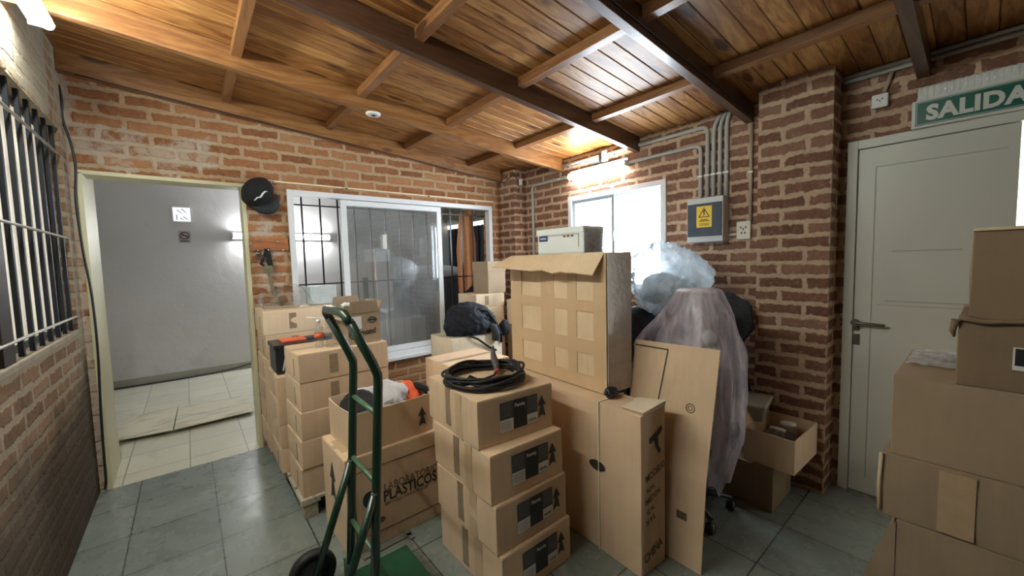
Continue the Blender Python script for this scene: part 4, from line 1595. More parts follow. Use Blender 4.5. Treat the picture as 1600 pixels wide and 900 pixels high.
# toolbox
e = root('toolbox', 'black toolbox with an orange red top handle standing on pallet cartons', 'toolbox', (0.405, 2.90, 0.754))
f = MB()
f.box(0, 0.42, 0, 0.24, 0, 0.165)
f.build('body', M['black'], e, bevel=0.012)
f = MB()
f.box(-0.008, 0.428, -0.008, 0.248, 0.165, 0.192)
f.build('lid', M['black'], e, bevel=0.006)
f = MB()
f.box(0.05, 0.20, 0.06, 0.18, 0.192, 0.206)
f.build('handle', M['orange'], e, bevel=0.004)
f = MB()
f.box(0.20, 0.40, 0.08, 0.16, 0.190, 0.207)
f.build('grip', plain('dark slate plastic', (0.05, 0.055, 0.065), 0.5), e, bevel=0.004)
f = MB()
f.box(0.02, 0.045, -0.013, -0.006, 0.09, 0.175)
f.build('latch', M['black'], e, bevel=0.003)
e = root('plastic_strip', 'small white plastic strip tucked between toolbox and cartons', 'strip', (0.435, 2.868, 0.785))
f = MB()
f.box(0, 0.006, -0.01, 0.005, 0, 0.115)
f.build('strip', M['white'], e, rot=(0, R(12), 0))

# clear bag with crates of papers on the topmost rear carton
bg = blob('plastic_bag', M['film_thin'], (0.58, 3.44, 1.19), (0.17, 0.14, 0.12), 7, 0.25, 1.6, 1.6, 5, flat=1.142)
tag(bg, 'clear crumpled plastic bag on the topmost rear pallet carton', 'plastic bag')
e = root('wire_basket', 'pale blue patterned crate beside the clear bag on the rear carton', 'crate', (0.745, 3.42, 1.141))
f = MB()
f.box(0, 0.20, 0, 0.14, 0.0, 0.15)
f.build('body', plain('pale blue plastic', (0.55, 0.66, 0.74), 0.5, 0, 0.35, 18), e, bevel=0.01)
f = MB()
for k in range(14):
    f.box(0.008 + k * 0.0142, 0.010 + k * 0.0142, -0.003, 0.001, 0.005, 0.16)
for k in range(3):
    f.box(0.0, 0.20, -0.003, 0.001, 0.02 + k * 0.06, 0.022 + k * 0.06)
f.build('grid', M['white'], e)


# ------------------------------------------------------------------ open boxes
def open_box(label, x, y, th, w, d, z0, h, mat, flaps=(), bulge=0.0, inner='card_brown', group=None):
    """open carton with real wall thickness; flaps = list of (side, length, angle from horizontal)"""
    r = root('open_cardboard_box', label, 'cardboard box', (x, y, z0), th, group)
    t = 0.005
    b = MB()
    n = 10
    out, inn = [], []
    segs = []
    for (ax, ay, bx, by, nx, ny) in ((0, 0, w, 0, 0, -1), (w, 0, w, d, 1, 0), (w, d, 0, d, 0, 1), (0, d, 0, 0, -1, 0)):
        for k in range(n):
            u = k / n
            bl = bulge * math.sin(PI * u)
            segs.append((ax + (bx - ax) * u, ay + (by - ay) * u, nx, ny, bl))
    rows = []
    for j in range(5):
        z = h * j / 4
        ro, ri = [], []
        for (px, py, nx, ny, bl) in segs:
            k = bl * (j / 4)
            cx, cy = w / 2, d / 2
            ox, oy = px + nx * k, py + ny * k
            ro.append(b.bm.verts.new((ox, oy, z)))
            ix = min(max(ox, t), w - t) if not nx else ox - nx * t
            iy = min(max(oy, t), d - t) if not ny else oy - ny * t
            if nx:
                iy = min(max(oy, t), d - t)
            if ny:
                ix = min(max(ox, t), w - t)
            ri.append(b.bm.verts.new((ix, iy, max(z, t))))
        rows.append((ro, ri))
    L = len(segs)
    for j in range(4):
        for k in range(L):
            k2 = (k + 1) % L
            b.face([rows[j][0][k], rows[j][0][k2], rows[j + 1][0][k2], rows[j + 1][0][k]])
            b.face([rows[j][1][k2], rows[j][1][k], rows[j + 1][1][k], rows[j + 1][1][k2]])
    for k in range(L):
        k2 = (k + 1) % L
        b.face([rows[4][0][k], rows[4][0][k2], rows[4][1][k2], rows[4][1][k]])
    b.face(rows[0][0][::-1])
    b.face(rows[0][1])
    b.build('body', M[mat], r)
    for (side, ln, ang) in flaps:
        f = MB()
        c, s_ = math.cos(R(ang)), math.sin(R(ang))
        tt = 0.004
        if side == 'y1':
            p = [(0.004, d, h), (w - 0.004, d, h), (w - 0.02, d + ln * c, h + ln * s_), (0.02, d + ln * c, h + ln * s_)]
        elif side == 'y0':
            p = [(0.004, 0, h), (w - 0.004, 0, h), (w - 0.02, -ln * c, h + ln * s_), (0.02, -ln * c, h + ln * s_)]
        elif side == 'x0':
            p = [(0, 0.004, h), (0, d - 0.004, h), (-ln * c, d - 0.02, h + ln * s_), (-ln * c, 0.02, h + ln * s_)]
        else:
            p = [(w, 0.004, h), (w, d - 0.004, h), (w + ln * c, d - 0.02, h + ln * s_), (w + ln * c, 0.02, h + ln * s_)]
        nrm = (Vector(p[1]) - Vector(p[0])).cross(Vector(p[3]) - Vector(p[0])).normalized() * tt
        f.hexa([Vector(q) for q in p] + [Vector(q) + nrm for q in p])
        f.build('flap', M[mat], r)
    return r


# small open box on the nearest pallet column
r = open_box('small open carton with raised flaps on the nearest pallet column', 0.742, 2.495, 0.04, 0.205, 0.30, 0.955, 0.195, 'card_dim',
             flaps=(('y0', 0.075, 88), ('x1', 0.07, 70), ('y1', 0.09, 80), ('x0', 0.05, -60)))
text('lettering', 'Richmond', 0.050, M['ink'], r, (0.004, -0.0014, 0.050), (R(90), R(-3), 0), bold=0.0015, sx=0.84)
text('lettering', 'San Rafael', 0.02, M['ink'], r, (0.014, -0.0012, 0.034), (R(90), R(-3), 0), bold=0.0004)
f = MB()
f.box(0.014, 0.085, -0.0016, -0.0006, 0.095, 0.175)
f.build('paper_label', M['paper'], r)
f = MB()
f.tube([(0.155 + 0.024 * math.cos(k * PI / 10), -0.001, 0.145 + 0.018 * math.sin(k * PI / 10)) for k in range(20)], 0.003, 6, closed=True)
f.box(0.125, 0.185, -0.0015, -0.0005, 0.139, 0.151)
f.build('round_stamp', M['ink'], r)
text('lettering', 'SAN\nRAF', 0.034, M['ink_soft'], r, (-0.0012, 0.27, 0.085), (R(90), 0, R(-90)), bold=0.0006)


def bottle(label, x, y, z, h, rr, liquid, cap):
    e = root('plastic_bottle', label, 'bottle', (x, y, z))
    f = MB()
    pr = [(0.0, 0.0), (rr * 0.9, 0.0), (rr, 0.01)]
    for k in range(5):
        pr += [(rr, h * (0.12 + k * 0.1)), (rr * 0.92, h * (0.15 + k * 0.1)), (rr, h * (0.18 + k * 0.1))]
    pr += [(rr, h * 0.68), (rr * 0.5, h * 0.83), (rr * 0.38, h * 0.86), (rr * 0.38, h * 0.90), (0, h * 0.90)]
    f.lathe(pr, (0, 0, 0), 18)
    f.build('body', M[liquid], e)
    f = MB()
    f.lathe([(0, h * 0.89), (rr * 0.48, h * 0.89), (rr * 0.46, h), (0, h)], (0, 0, 0), 14)
    f.build('cap', M[cap], e)
    return e


bottle('clear plastic bottle with a red cap beside the small open carton', 0.655, 2.55, 0.955, 0.235, 0.030, 'film_clear', 'red')
e_b = bottle('short clear bottle with red label touching the red capped bottle', 0.600, 2.60, 0.955, 0.17, 0.026, 'film_clear', 'white')
f = MB()
f.lathe([(0.0268, 0.06), (0.0268, 0.085), (0.0260, 0.085), (0.0260, 0.06)], (0, 0, 0), 18)
f.build('paper_label', M['orange'], e_b)
e = root('plastic_tube', 'white curled plastic tube end on the small open carton rim', 'plastic tube', (0.73, 2.56, 1.15))
f = MB()
f.tube([(0.0, 0.0, 0.045), (0.02, 0.0, 0.052), (0.06, 0.02, 0.045), (0.10, 0.05, 0.0)], [0.014, 0.018, 0.018, 0.014], 12)
f.build('tube', M['white'], e)
e = root('paper_strip', 'white flat paper strip on the rim near the red cap', 'paper strip', (0.62, 2.52, 1.135))
f = MB()
f.box(-0.10, 0.10, -0.006, 0.006, 0.0, 0.004)
f.build('strip', M['white'], e, rot=(0, R(8), R(-12)))

# big printed carton and the clothes box on top
r = cbox('large carton printed with laboratory lettering under the clothes box', 0.530, 1.955, 0.02, 0.62, 0.385, 0.0, 0.50, 'card', None, seam='x', tape=(), bulge=0.004)
r['category'] = 'cardboard box'
EO = -0.0052
text('lettering', 'LABORATORIOS', 0.058, M['ink_soft'], r, (0.185, EO, 0.272), (R(90), 0, 0), bold=0.0, sx=0.80)
text('lettering', 'PLASTICOS', 0.080, M['ink'], r, (0.180, EO, 0.218), (R(90), 0, 0), bold=0.0014, sx=0.79)
text('lettering', 'SERVICIOS INDUSTRIALES', 0.022, M['ink_soft'], r, (0.185, EO, 0.195), (R(90), 0, 0))
f = MB()
f.prism([(0.112 + 0.036 * math.cos(k * PI / 12) * (1.0), 0.262 + 0.042 * math.sin(k * PI / 12)) for k in range(24)], 'y', EO - 0.0004, EO + 0.002)
f.build('round_logo', plain('dark green print', (0.02, 0.045, 0.04), 0.5), r)
f = MB()
f.box(0.036, 0.040, EO - 0.0004, EO + 0.002, 0.055, 0.42)
f.box(0.036, 0.065, EO - 0.0004, EO + 0.002, 0.055, 0.060)
f.box(0.036, 0.615, EO - 0.0003, EO + 0.002, 0.418, 0.4205)
f.box(0.10, 0.615, EO - 0.0003, EO + 0.002, 0.070, 0.0725)
f.build('printed_border', M['ink'], r)
for xx in (0.10, 0.165):
    f = MB()
    f.prism([(xx + 0.022 * math.cos(k * PI / 8), 0.13 + 0.016 * math.sin(k * PI / 8)) for k in range(16)], 'y', EO - 0.0003, EO + 0.002)
    f.build('round_stamp', M['ink_soft'], r)
f = MB()
f.prism([(q[0], q[1]) for q in arrow_poly(0.20, 0.22, 0.20)], 'x', EO - 0.0003, EO + 0.002)
f.build('printed_arrow', M['ink'], r)
f = MB()
f.box(0.02, 0.16, 0.10, 0.28, 0.4990, 0.4998)
f.build('tape', M['tape'], r)

oc = open_box('open carton full of clothes on the laboratory printed box', 0.588, 1.968, 0.06, 0.443, 0.36, 0.50, 0.212, 'card', bulge=0.012)
printed(oc, arrow_poly(0.375, 0.045, 0.105), 'y0', off=0.008)
cs = [('black garment lying at the left of the open clothes box', 'black_cloth', (0.69, 2.13, 0.680), (0.095, 0.14, 0.080), 1),
      ('light grey garment lying in the middle of the clothes box', 'grey_cloth', (0.85, 2.14, 0.685), (0.09, 0.14, 0.085), 2),
      ('bright orange garment at the right of the open clothes box', 'orange_cloth', (0.955, 2.15, 0.690), (0.055, 0.10, 0.065), 3),
      ('crumpled white cloth at the back of the open clothes box', 'grey_cloth', (0.76, 2.27, 0.690), (0.10, 0.05, 0.055), 4)]
for (lb, m, c, rd, sd) in cs:
    o = blob('garment', M[m], c, rd, sd, 0.34, 1.3, 0.8, 5)
    tag(o, lb, 'garment', 'clothes in the open box')
f = MB()
f.tube([(0.985, 2.20, 0.715), (1.0, 2.12, 0.735), (1.03, 2.06, 0.72), (1.035, 2.03, 0.685)], [0.012, 0.02, 0.02, 0.012], 8)
tag(f.build('strap', M['black_cloth'], None), 'dark strap end sticking out at the right of the clothes box', 'strap')

# ------------------------------------------------------------------ hand truck
ht = root('hand_truck', 'dark green hand truck standing in front of the clothes box', 'hand truck', (0.485, 1.655, 0.0))


def HR(z, side, dx=0.0):
    y = 0.147 if side > 0 else -0.149
    return (0.0 + 0.066 * z + dx, y, z)


for sd in (1, -1):
    f = MB()
    f.tube([HR(0.02, sd), HR(0.5, sd), HR(0.98, sd), (0.066 * 1.02 - 0.002, HR(1, sd)[1], 1.02), (0.045, HR(1, sd)[1], 1.075), (-0.028, HR(1, sd)[1], 1.235)], 0.018, 14)
    f.build('rail', M['steel_green'], ht)
f = MB()
Y1, Y2 = 0.147, -0.149
f.tube([(-0.026, Y1, 1.230), (-0.036, Y1 - 0.004, 1.252), (-0.040, Y1 - 0.030, 1.268), (-0.040, 0, 1.272), (-0.040, Y2 + 0.03, 1.268), (-0.036, Y2 + 0.004, 1.252), (-0.026, Y2, 1.230)], 0.018, 14)
f.build('handle', M['steel_green'], ht)
for z in (0.862, 0.587, 0.30):
    f = MB()
    p1, p2 = HR(z, 1), HR(z, -1)
    f.tube([(p1[0], p1[1] + 0.0, z), (p2[0], p2[1], z)], 0.0105, 10)
    f.build('cross_bar', M['rung_green'], ht)
for sd in (1, -1):
    f = MB()
    p = HR(0.565 if sd > 0 else 0.545, sd)
    f.tube([(p[0] - 0.006, p[1], p[2]), (-0.140, p[1], 0.105)], 0.016, 12)
    f.build('brace', M['steel_green'], ht)
    f = MB()
    f.lathe([(0.0175, -0.004), (0.0175, 0.004)], (p[0] - 0.004, p[1], p[2] + 0.008), 12)
    f.build('weld_collar', M['chrome'], ht)
f = MB()
f.tube([(-0.140, 0.225, 0.098), (-0.140, -0.225, 0.098)], 0.010, 10)
f.build('axle', M['chrome'], ht)
for yy in (0.20, -0.20):
    f = MB()
    pr = [(0.035, -0.018), (0.066, -0.016), (0.080, -0.026), (0.092, -0.022), (0.098, -0.008), (0.098, 0.008), (0.092, 0.022), (0.080, 0.026), (0.066, 0.016), (0.035, 0.018)]
    f.lathe(pr, (-0.140, yy, 0.098), 32, 'y')
    wh = f.build('wheel', M['rubber'], ht)
    f = MB()
    f.lathe([(0.0, -0.03), (0.02, -0.03), (0.03, -0.019), (0.066, -0.017), (0.066, 0.017), (0.03, 0.019), (0.02, 0.03), (0.0, 0.03)], (-0.140, yy, 0.098), 28, 'y')
    f.build('hub', plain('dark hub', (0.03, 0.033, 0.035), 0.4), wh)
f = MB()
f.box(-0.012, 0.295, -0.19, 0.195, 0.004, 0.011)
f.box(-0.012, -0.002, -0.19, 0.195, 0.004, 0.10)
f.build('toe_plate', M['plate_green'], ht, bevel=0.002)

# fork or rack frame lying under the laboratory box
e = root('floor_frame', 'narrow grey strip lying on the tiles beside the laboratory box', 'strip', (0.58, 1.895, 0.0))
f = MB()
f.box(0.0, 0.26, 0.0, 0.020, 0.0, 0.008)
f.box(0.235, 0.26, -0.03, 0.05, 0.0, 0.008)
f.build('strip', plain('dull grey strip', (0.16, 0.15, 0.13), 0.6), e, rot=(0, 0, R(3)))

# ------------------------------------------------------------------ cartons behind the labelled stack
MG = 'cartons under the sliding window'
cbox('low carton behind the labelled stack, left of the black bag', 1.30, 2.17, 0.0, 0.45, 0.42, 0.0, 0.39, 'card', MG, tape=())
cbox('carton behind the labelled stack whose pale top shows past the cable', 1.30, 2.17, 0.0, 0.45, 0.42, 0.39, 0.375, 'card', MG, tape=())
cbox('floor carton under the cream one that carries the black bag', 1.64, 2.78, 0.0, 0.52, 0.36, 0.0, 0.42, 'card_pale', MG, tape=())
cbox('cream crumpled carton with the black bag lying on it', 1.64, 2.78, 0.0, 0.52, 0.36, 0.42, 0.40, 'card_cream', MG, tape=(), bulge=0.02)
ML = ['%s carton of the column under the small taped box in the corner' % q for q in ('bottom', 'second lowest', 'third lowest', 'fourth lowest', 'fifth lowest', 'sixth lowest', 'seventh lowest', 'topmost full')]
for i in range(8):
    cbox(ML[i], 2.225 + 0.006 * (i % 2), 3.27, 0.0, 0.36, 0.34, i * 0.140, 0.140, 'card_pale', 'corner column of cartons', tape=('y0',) if i == 7 else ())
r = cbox('small lidded box on top of the corner column', 2.385, 3.27, 0.03, 0.235, 0.26, 1.12, 0.33, 'card_dim', None, tape=())
f = MB()
f.box(-0.005, 0.240, -0.005, 0.265, 0.225, 0.333)
f.build('lid', M['card_dim'], r, bevel=0.003)
L4 = ['bottom carton squeezed between corner column and tall taped box', 'second carton squeezed beside the corner column', 'third carton squeezed beside the corner column', 'top carton squeezed beside the corner column']
for i in range(4):
    cbox(L4[i], 2.60, 2.96, 0.0, 0.26, 0.28, i * 0.262, 0.262, 'card_pale' if i == 3 else 'card_brown', 'corner column of cartons', tape=())
e = root('pipe_elbow', 'curved brown grey elbow lying on the cartons beside the taped box', 'pipe elbow', (2.60, 3.02, 1.05))
f = MB()
f.tube([(0.0, -0.03, 0.0), (0.0, -0.03, 0.06), (0.03, -0.02, 0.11), (0.10, 0.0, 0.13)], 0.045, 14)
f.build('elbow', M['brown_sack'], e)

# black bag on the cream carton
bgr = root('shoulder_bag', 'black cloth bag with straps lying on the cream carton', 'bag', (1.90, 2.92, 0.822))
blob('bag_body', M['navy_cloth'], (0.01, 0.0, 0.085), (0.22, 0.17, 0.175), 9, 0.22, 1.5, 1.9, 5, bgr, flat=0.0)
f = MB()
f.tube([(0.0, -0.11, 0.22), (0.10, -0.15, 0.20), (0.19, -0.16, 0.08), (0.24, -0.16, -0.02), (0.25, -0.15, -0.10)], 0.011, 8)
f.tube([(-0.12, -0.14, 0.02), (-0.02, -0.17, -0.03), (0.10, -0.17, -0.12), (0.18, -0.16, -0.16)], 0.009, 8)
f.build('strap', M['black_cloth'], bgr)
blob('side_pouch', M['black_cloth'], (0.30, -0.13, 0.02), (0.055, 0.045, 0.075), 12, 0.2, 1.8, 0.7, 4, bgr)
f = MB()
f.tube([(0.11, -0.13, 0.07), (0.16, -0.16, 0.05), (0.175, -0.17, -0.01), (0.165, -0.17, -0.07)], [0.02, 0.035, 0.038, 0.03], 12)
f.build('padded_strap', M['slate_cloth'], bgr)

# ------------------------------------------------------------------ large narrow cartons in the middle
lo = cbox('tall narrow carton standing on the floor, right of the labelled stack', 1.496, 0.944, -0.05, 0.187, 1.12, 0.0, 0.755, 'card', None, seam='y', tape=(), topflaps=False, bulge=0.006)
lo['category'] = 'cardboard box'
f = MB()
f.hexa([(0.015, 0.0, 0.752), (0.185, 0.0, 0.752), (0.185, 0.16, 0.754), (0.02, 0.10, 0.754), (0.0, -0.012, 0.772), (0.188, -0.006, 0.784), (0.188, 0.14, 0.760), (0.01, 0.12, 0.760)])
f.build('torn_flap', M['card_cream'], lo, bevel=0.002)
f = MB()
f.box(-0.0075, -0.0045, 0.235, 0.243, 0.0, 0.753)
f.box(-0.0075, 0.19, 0.235, 0.243, 0.7525, 0.7555)
f.build('strapping', M['card_cream'], lo)
f = MB()
f.prism([(0.060, 0.635), (0.150, 0.672), (0.152, 0.652), (0.118, 0.630), (0.124, 0.585), (0.142, 0.560), (0.128, 0.548), (0.104, 0.585), (0.095, 0.625), (0.062, 0.612)], 'y', -0.0075, -0.004)
f.build('torn_hole', M['ink'], lo)
for i, (s_, zz, sz) in enumerate((('MODELO', 0.44, 0.045), ('N.W.', 0.385, 0.035), ('MEDIDA', 0.335, 0.038), ('G.W.', 0.285, 0.033), ('25 KG', 0.235, 0.033))):
    text('lettering', s_, sz, M['ink_soft'], lo, (0.030 + 0.008 * (i % 2), -0.0065, zz), (R(90), R(-14), 0), bold=0.0006, sx=0.80)
text('lettering', 'CHINA', 0.062, M['ink_soft'], lo, (0.018, -0.0065, 0.060), (R(90), R(-14), 0), bold=0.001, sx=0.75)
f = MB()
f.prism([(0.25 + 0.05 * math.cos(k * PI / 8), 0.43 + 0.025 * math.sin(k * PI / 8)) for k in range(16)], 'x', -0.0075, -0.004)
f.build('hand_hole', M['ink'], lo)

BU = cbox('tall narrow carton with a folded open top flap, crossed by tape bands', 1.610, 1.205, -0.052, 0.190, 0.80, 0.757, 0.725, 'card_yellow', None, seam='y', tape=(), topflaps=False, bulge=0.004)
BU['category'] = 'cardboard box'
f = MB()
e_ = -0.0058
H_ = 0.72
for (a0, a1) in ((0.0, 0.085), (0.205, 0.275), (0.385, 0.50), (0.685, 0.80)):
    f.box(e_, -0.003, a0, a1, 0.0, H_)
f.box(e_ - 0.0004, -0.003, 0.0, 0.80, 0.0, 0.075)
f.box(e_ - 0.0004, -0.003, 0.0, 0.80, 0.19, 0.265)
f.box(e_ - 0.0004, -0.003, 0.0, 0.80, 0.415, 0.475)
f.build('tape', M['tape_wide'], BU)
f = MB()
f.box(0.0, 0.19, -0.0058, -0.003, 0.005, 0.72)
f.build('tape', M['tape_clear'], BU)
f = MB()      # big folded flap
pl = [(0.0, 0.01, 0.722), (0.0, 0.79, 0.722), (-0.155, 0.80, 0.655), (-0.075, 0.03, 0.603)]
npt = 18
A, B = [], []
top = [Vector(pl[0]).lerp(Vector(pl[1]), k / npt) for k in range(npt + 1)]
bot = [Vector(pl[3]).lerp(Vector(pl[2]), k / npt) for k in range(npt + 1)]
random.seed(5)
for k in range(npt + 1):
    if k < 10:
        bot[k] = bot[k].lerp(top[k], random.uniform(-0.02, 0.10))
off = Vector((-0.002, 0, 0.005))
r0 = [f.bm.verts.new(p) for p in top]
r1 = [f.bm.verts.new(p) for p in bot]
r2 = [f.bm.verts.new(p + off) for p in top]
r3 = [f.bm.verts.new(p + off) for p in bot]
for k in range(npt):
    f.face([r0[k], r0[k + 1], r1[k + 1], r1[k]])
    f.face([r2[k + 1], r2[k], r3[k], r3[k + 1]])
    f.face([r0[k + 1], r0[k], r2[k], r2[k + 1]])
    f.face([r1[k], r1[k + 1], r3[k + 1], r3[k]])
f.face([r0[0], r1[0], r3[0], r2[0]])
f.face([r1[-1], r0[-1], r2[-1], r3[-1]])
f.build('flap', M['card_yellow'], BU)
f = MB()
f.hexa([(0.188, 0.0, 0.722), (0.19, 0.42, 0.722), (0.235, 0.40, 0.60), (0.235, 0.03, 0.56), (0.193, 0.0, 0.726), (0.195, 0.42, 0.726), (0.24, 0.40, 0.604), (0.24, 0.03, 0.564)])
f.build('flap', M['card_brown'], BU)
blob_ = blob('plastic_corner_cap', M['black'], (1.60, 1.175, 0.782), (0.040, 0.030, 0.026), 21, 0.3, 2.5, 1.2, 3, flat=0.757)
tag(blob_, 'crumpled black plastic lump at the foot of the taped carton', 'plastic lump')

# hidden prop carton and the pale case on it
cbox('tall brown carton standing behind the taped box, carrying the pale case', 1.90, 1.52, 0.0, 0.34, 0.56, 0.0, 1.49, 'card_brown', None, tape=())
wc = root('white_case', 'pale blue white case with blue badge lying behind the folded flap', 'case', (1.985, 1.665, 1.49))
f = MB()
f.box(0, 0.20, 0, 0.43, 0, 0.165)
f.build('body', M['styro'], wc, bevel=0.012)
f = MB()
f.box(-0.006, 0.206, -0.004, 0.436, 0.135, 0.178)
f.build('lid', M['styro'], wc, bevel=0.006)
f = MB()
f.box(-0.003, 0.001, 0.325, 0.41, 0.092, 0.132)
bd = f.build('badge', M['blue'], wc, bevel=0.002)
f = MB()
for k in range(5):
    f.box(-0.0042, -0.003, 0.338 + k * 0.012, 0.346 + k * 0.012, 0.106, 0.118)
f.build('badge_text', M['paper'], wc)
f = MB()
f.box(-0.0025, 0.001, 0.04, 0.32, 0.126, 0.129)
f.box(-0.0025, 0.001, 0.038, 0.041, 0.04, 0.129)
for k in range(3):
    f.box(-0.0035, 0.001, 0.085 + k * 0.035, 0.105 + k * 0.035, 0.112, 0.124)
f.build('panel_line', M['ink_soft'], wc)
blob_ = None
f = MB()
f.box(0.0, 0.20, -0.006, 0.0, 0.0, 0.16)
f.build('film_end', M['film_white'], wc)

# leaning cardboard sheet
sh = root('cardboard_sheet', 'large folded cardboard sheet leaning beside the tall narrow cartons', 'cardboard', (0, 0, 0))


def sheet(p, m, name='panel', th=0.006):
    f = MB()
    P = [Vector(q) for q in p]
    nn = (P[1] - P[0]).cross(P[3] - P[0]).normalized() * th
    if nn.x < 0:
        nn = -nn
    f.hexa(P + [q + nn for q in P])
    return f.build(name, m, sh)


sheet([(1.712, 0.778, 0.0), (1.712, 1.195, 0.0), (1.735, 1.195, 0.425), (1.735, 0.768, 0.425)], M['card'])
sheet([(1.735, 0.768, 0.425), (1.735, 1.195, 0.425), (1.845, 1.195, 1.012), (1.845, 0.757, 1.020)], M['card'])


def on_sheet(y, z):
    return 1.735 + (z - 0.425) * (0.11 / 0.595)


f = MB()
for (a, c) in (((1.005, 0.985), (1.19, 0.985)), ((1.005, 0.985), (1.045, 0.60))):
    (y0, z0), (y1, z1) = a, c
    dz, dy = (0.003, 0) if abs(z1 - z0) < 0.01 else (0, 0.003)
    f.hexa([(on_sheet(0, z0 - dz) - 0.0015, y0 - dy, z0 - dz), (on_sheet(0, z1 - dz) - 0.0015, y1 - dy, z1 - dz), (on_sheet(0, z1 + dz) - 0.0015, y1 + dy, z1 + dz), (on_sheet(0, z0 + dz) - 0.0015, y0 + dy, z0 + dz),
            (on_sheet(0, z0 - dz) + 0.001, y0 - dy, z0 - dz), (on_sheet(0, z1 - dz) + 0.001, y1 - dy, z1 - dz), (on_sheet(0, z1 + dz) + 0.001, y1 + dy, z1 + dz), (on_sheet(0, z0 + dz) + 0.001, y0 + dy, z0 + dz)])
f.build('printed_border', M['ink'], sh)
f = MB()
cy_, cz_ = 0.868, 0.733
f.tube([(on_sheet(0, cz_ + 0.020 * math.sin(k * PI / 10)) - 0.001, cy_ + 0.020 * math.cos(k * PI / 10), cz_ + 0.020 * math.sin(k * PI / 10)) for k in range(20)], 0.0022, 6, closed=True)
f.tube([(on_sheet(0, cz_ + 0.010 * math.sin(k * PI / 8)) - 0.001, cy_ + 0.010 * math.cos(k * PI / 8), cz_ + 0.010 * math.sin(k * PI / 8)) for k in range(16)], 0.002, 6, closed=True)
f.build('round_stamp', M['ink_soft'], sh)
f = MB()
f.box(1.7235, 1.7265, 0.84, 0.93, 0.18, 0.185)
f.box(1.7235, 1.7265, 0.85, 0.90, 0.20, 0.25)
f.build('printed_mark', M['ink_soft'], sh)

# ------------------------------------------------------------------ wrapped chair and sacks
ch = root('office_chair', 'office chair under the lilac plastic film, black castors showing', 'chair', (2.16, 1.07, 0.0))
for k in range(5):
    a = R(20 + 72 * k)
    f = MB()
    f.tube([(0, 0, 0.11), (0.24 * math.cos(a), 0.24 * math.sin(a), 0.075)], [0.022, 0.014], 8)
    lg = f.build('base_leg', M['black'], ch)
    f = MB()
    f.lathe([(0.0, -0.018), (0.026, -0.018), (0.028, 0), (0.026, 0.018), (0, 0.018)], (0.24 * math.cos(a), 0.24 * math.sin(a), 0.028), 14, 'y')
    f.build('castor', M['black'], lg)
f = MB()
f.tube([(0, 0, 0.08), (0, 0, 0.42)], 0.025, 12)
f.build('column', M['chrome'], ch)
f = MB()
f.box(-0.22, 0.22, -0.22, 0.24, 0.42, 0.50)
f.build('seat', M['black_cloth'], ch, bevel=0.03)
ct = blob('dark_bundle', M['slate_cloth'], (2.14, 1.12, 0.76), (0.16, 0.22, 0.29), 31, 0.25, 1.6, 0.8, 5, flat=0.502)
tag(ct, 'dark bundle on the chair, seen through the lilac plastic film', 'bundle')
bk = root('plastic_bucket', 'white upturned plastic pot at the top inside the lilac film', 'pot', (2.15, 1.00, 1.07))
f = MB()
f.lathe([(0.0, 0.0), (0.070, 0.0), (0.088, 0.175), (0.096, 0.18), (0.096, 0.196), (0.0, 0.196)], (0, 0, 0), 26)
f.build('body', M['white'], bk)
f = MB()
f.tube([(0.097 * math.cos(k * PI / 12), 0.097 * math.sin(k * PI / 12), 0.188) for k in range(24)], 0.005, 6, closed=True)
f.build('rim', M['white'], bk)
o = blob('round_lamp_head', M['grey_cloth'], (2.02, 0.90, 1.03), (0.05, 0.05, 0.05), 3, 0.05, 1.0, 0.2, 4)
tag(o, 'small grey ball pressed against the lilac film', 'ball')

# the film itself
dp = root('plastic_film', 'lilac plastic film draped over the office chair and its load', 'plastic sheet', (2.16, 1.0, 0.0))
f = MB()
nu, nv = 120, 46
prof = [(0.00, 1.272, 0.098, 0.105, 0.098), (0.06, 1.262, 0.115, 0.120, 0.112), (0.18, 1.13, 0.17, 0.20, 0.165), (0.34, 0.95, 0.23, 0.36, 0.205), (0.55, 0.70, 0.25, 0.40, 0.225), (0.78, 0.46, 0.24, 0.36, 0.215), (1.0, 0.215, 0.19, 0.27, 0.15)]


def pf(t_):
    for a, c in zip(prof, prof[1:]):
        if t_ <= c[0]:
            k = (t_ - a[0]) / (c[0] - a[0])
            return [a[i] + (c[i] - a[i]) * k for i in range(1, 5)]
    return prof[-1][1:]


grid = []
for j in range(nv + 1):
    t_ = j / nv
    z, rx, ryl, ryr = pf(t_)
    row = []
    for i in range(nu):
        a = 2 * PI * i / nu
        ca, sa = math.cos(a), math.sin(a)
        ry = ryl if sa > 0 else ryr
        fold = (0.10 * math.sin(a * 9 + 2 * t_) + 0.05 * math.sin(a * 17 + 5 * t_ + 1) + 0.03 * math.sin(a * 31 + 1)) * min(1, t_ * 3.0) * (1 - 0.25 * t_)
        cr = 0.10 * noise.noise(Vector((ca * 2.2, sa * 2.2, t_ * 6))) * min(1, t_ * 4)
        k = 1 + fold * 0.55 + cr
        zz = z + (0.03 * math.sin(a * 5 + 1) + 0.02 * math.sin(a * 11)) * t_ ** 3
        row.append(f.bm.verts.new((rx * ca * k, ry * sa * k, zz)))
    grid.append(row)
for j in range(nv):
    for i in range(nu):
        f.face([grid[j][i], grid[j][(i + 1) % nu], grid[j + 1][(i + 1) % nu], grid[j + 1][i]])
f.face(grid[0])
f.build('film', M['film_lilac'], dp, smooth=True)

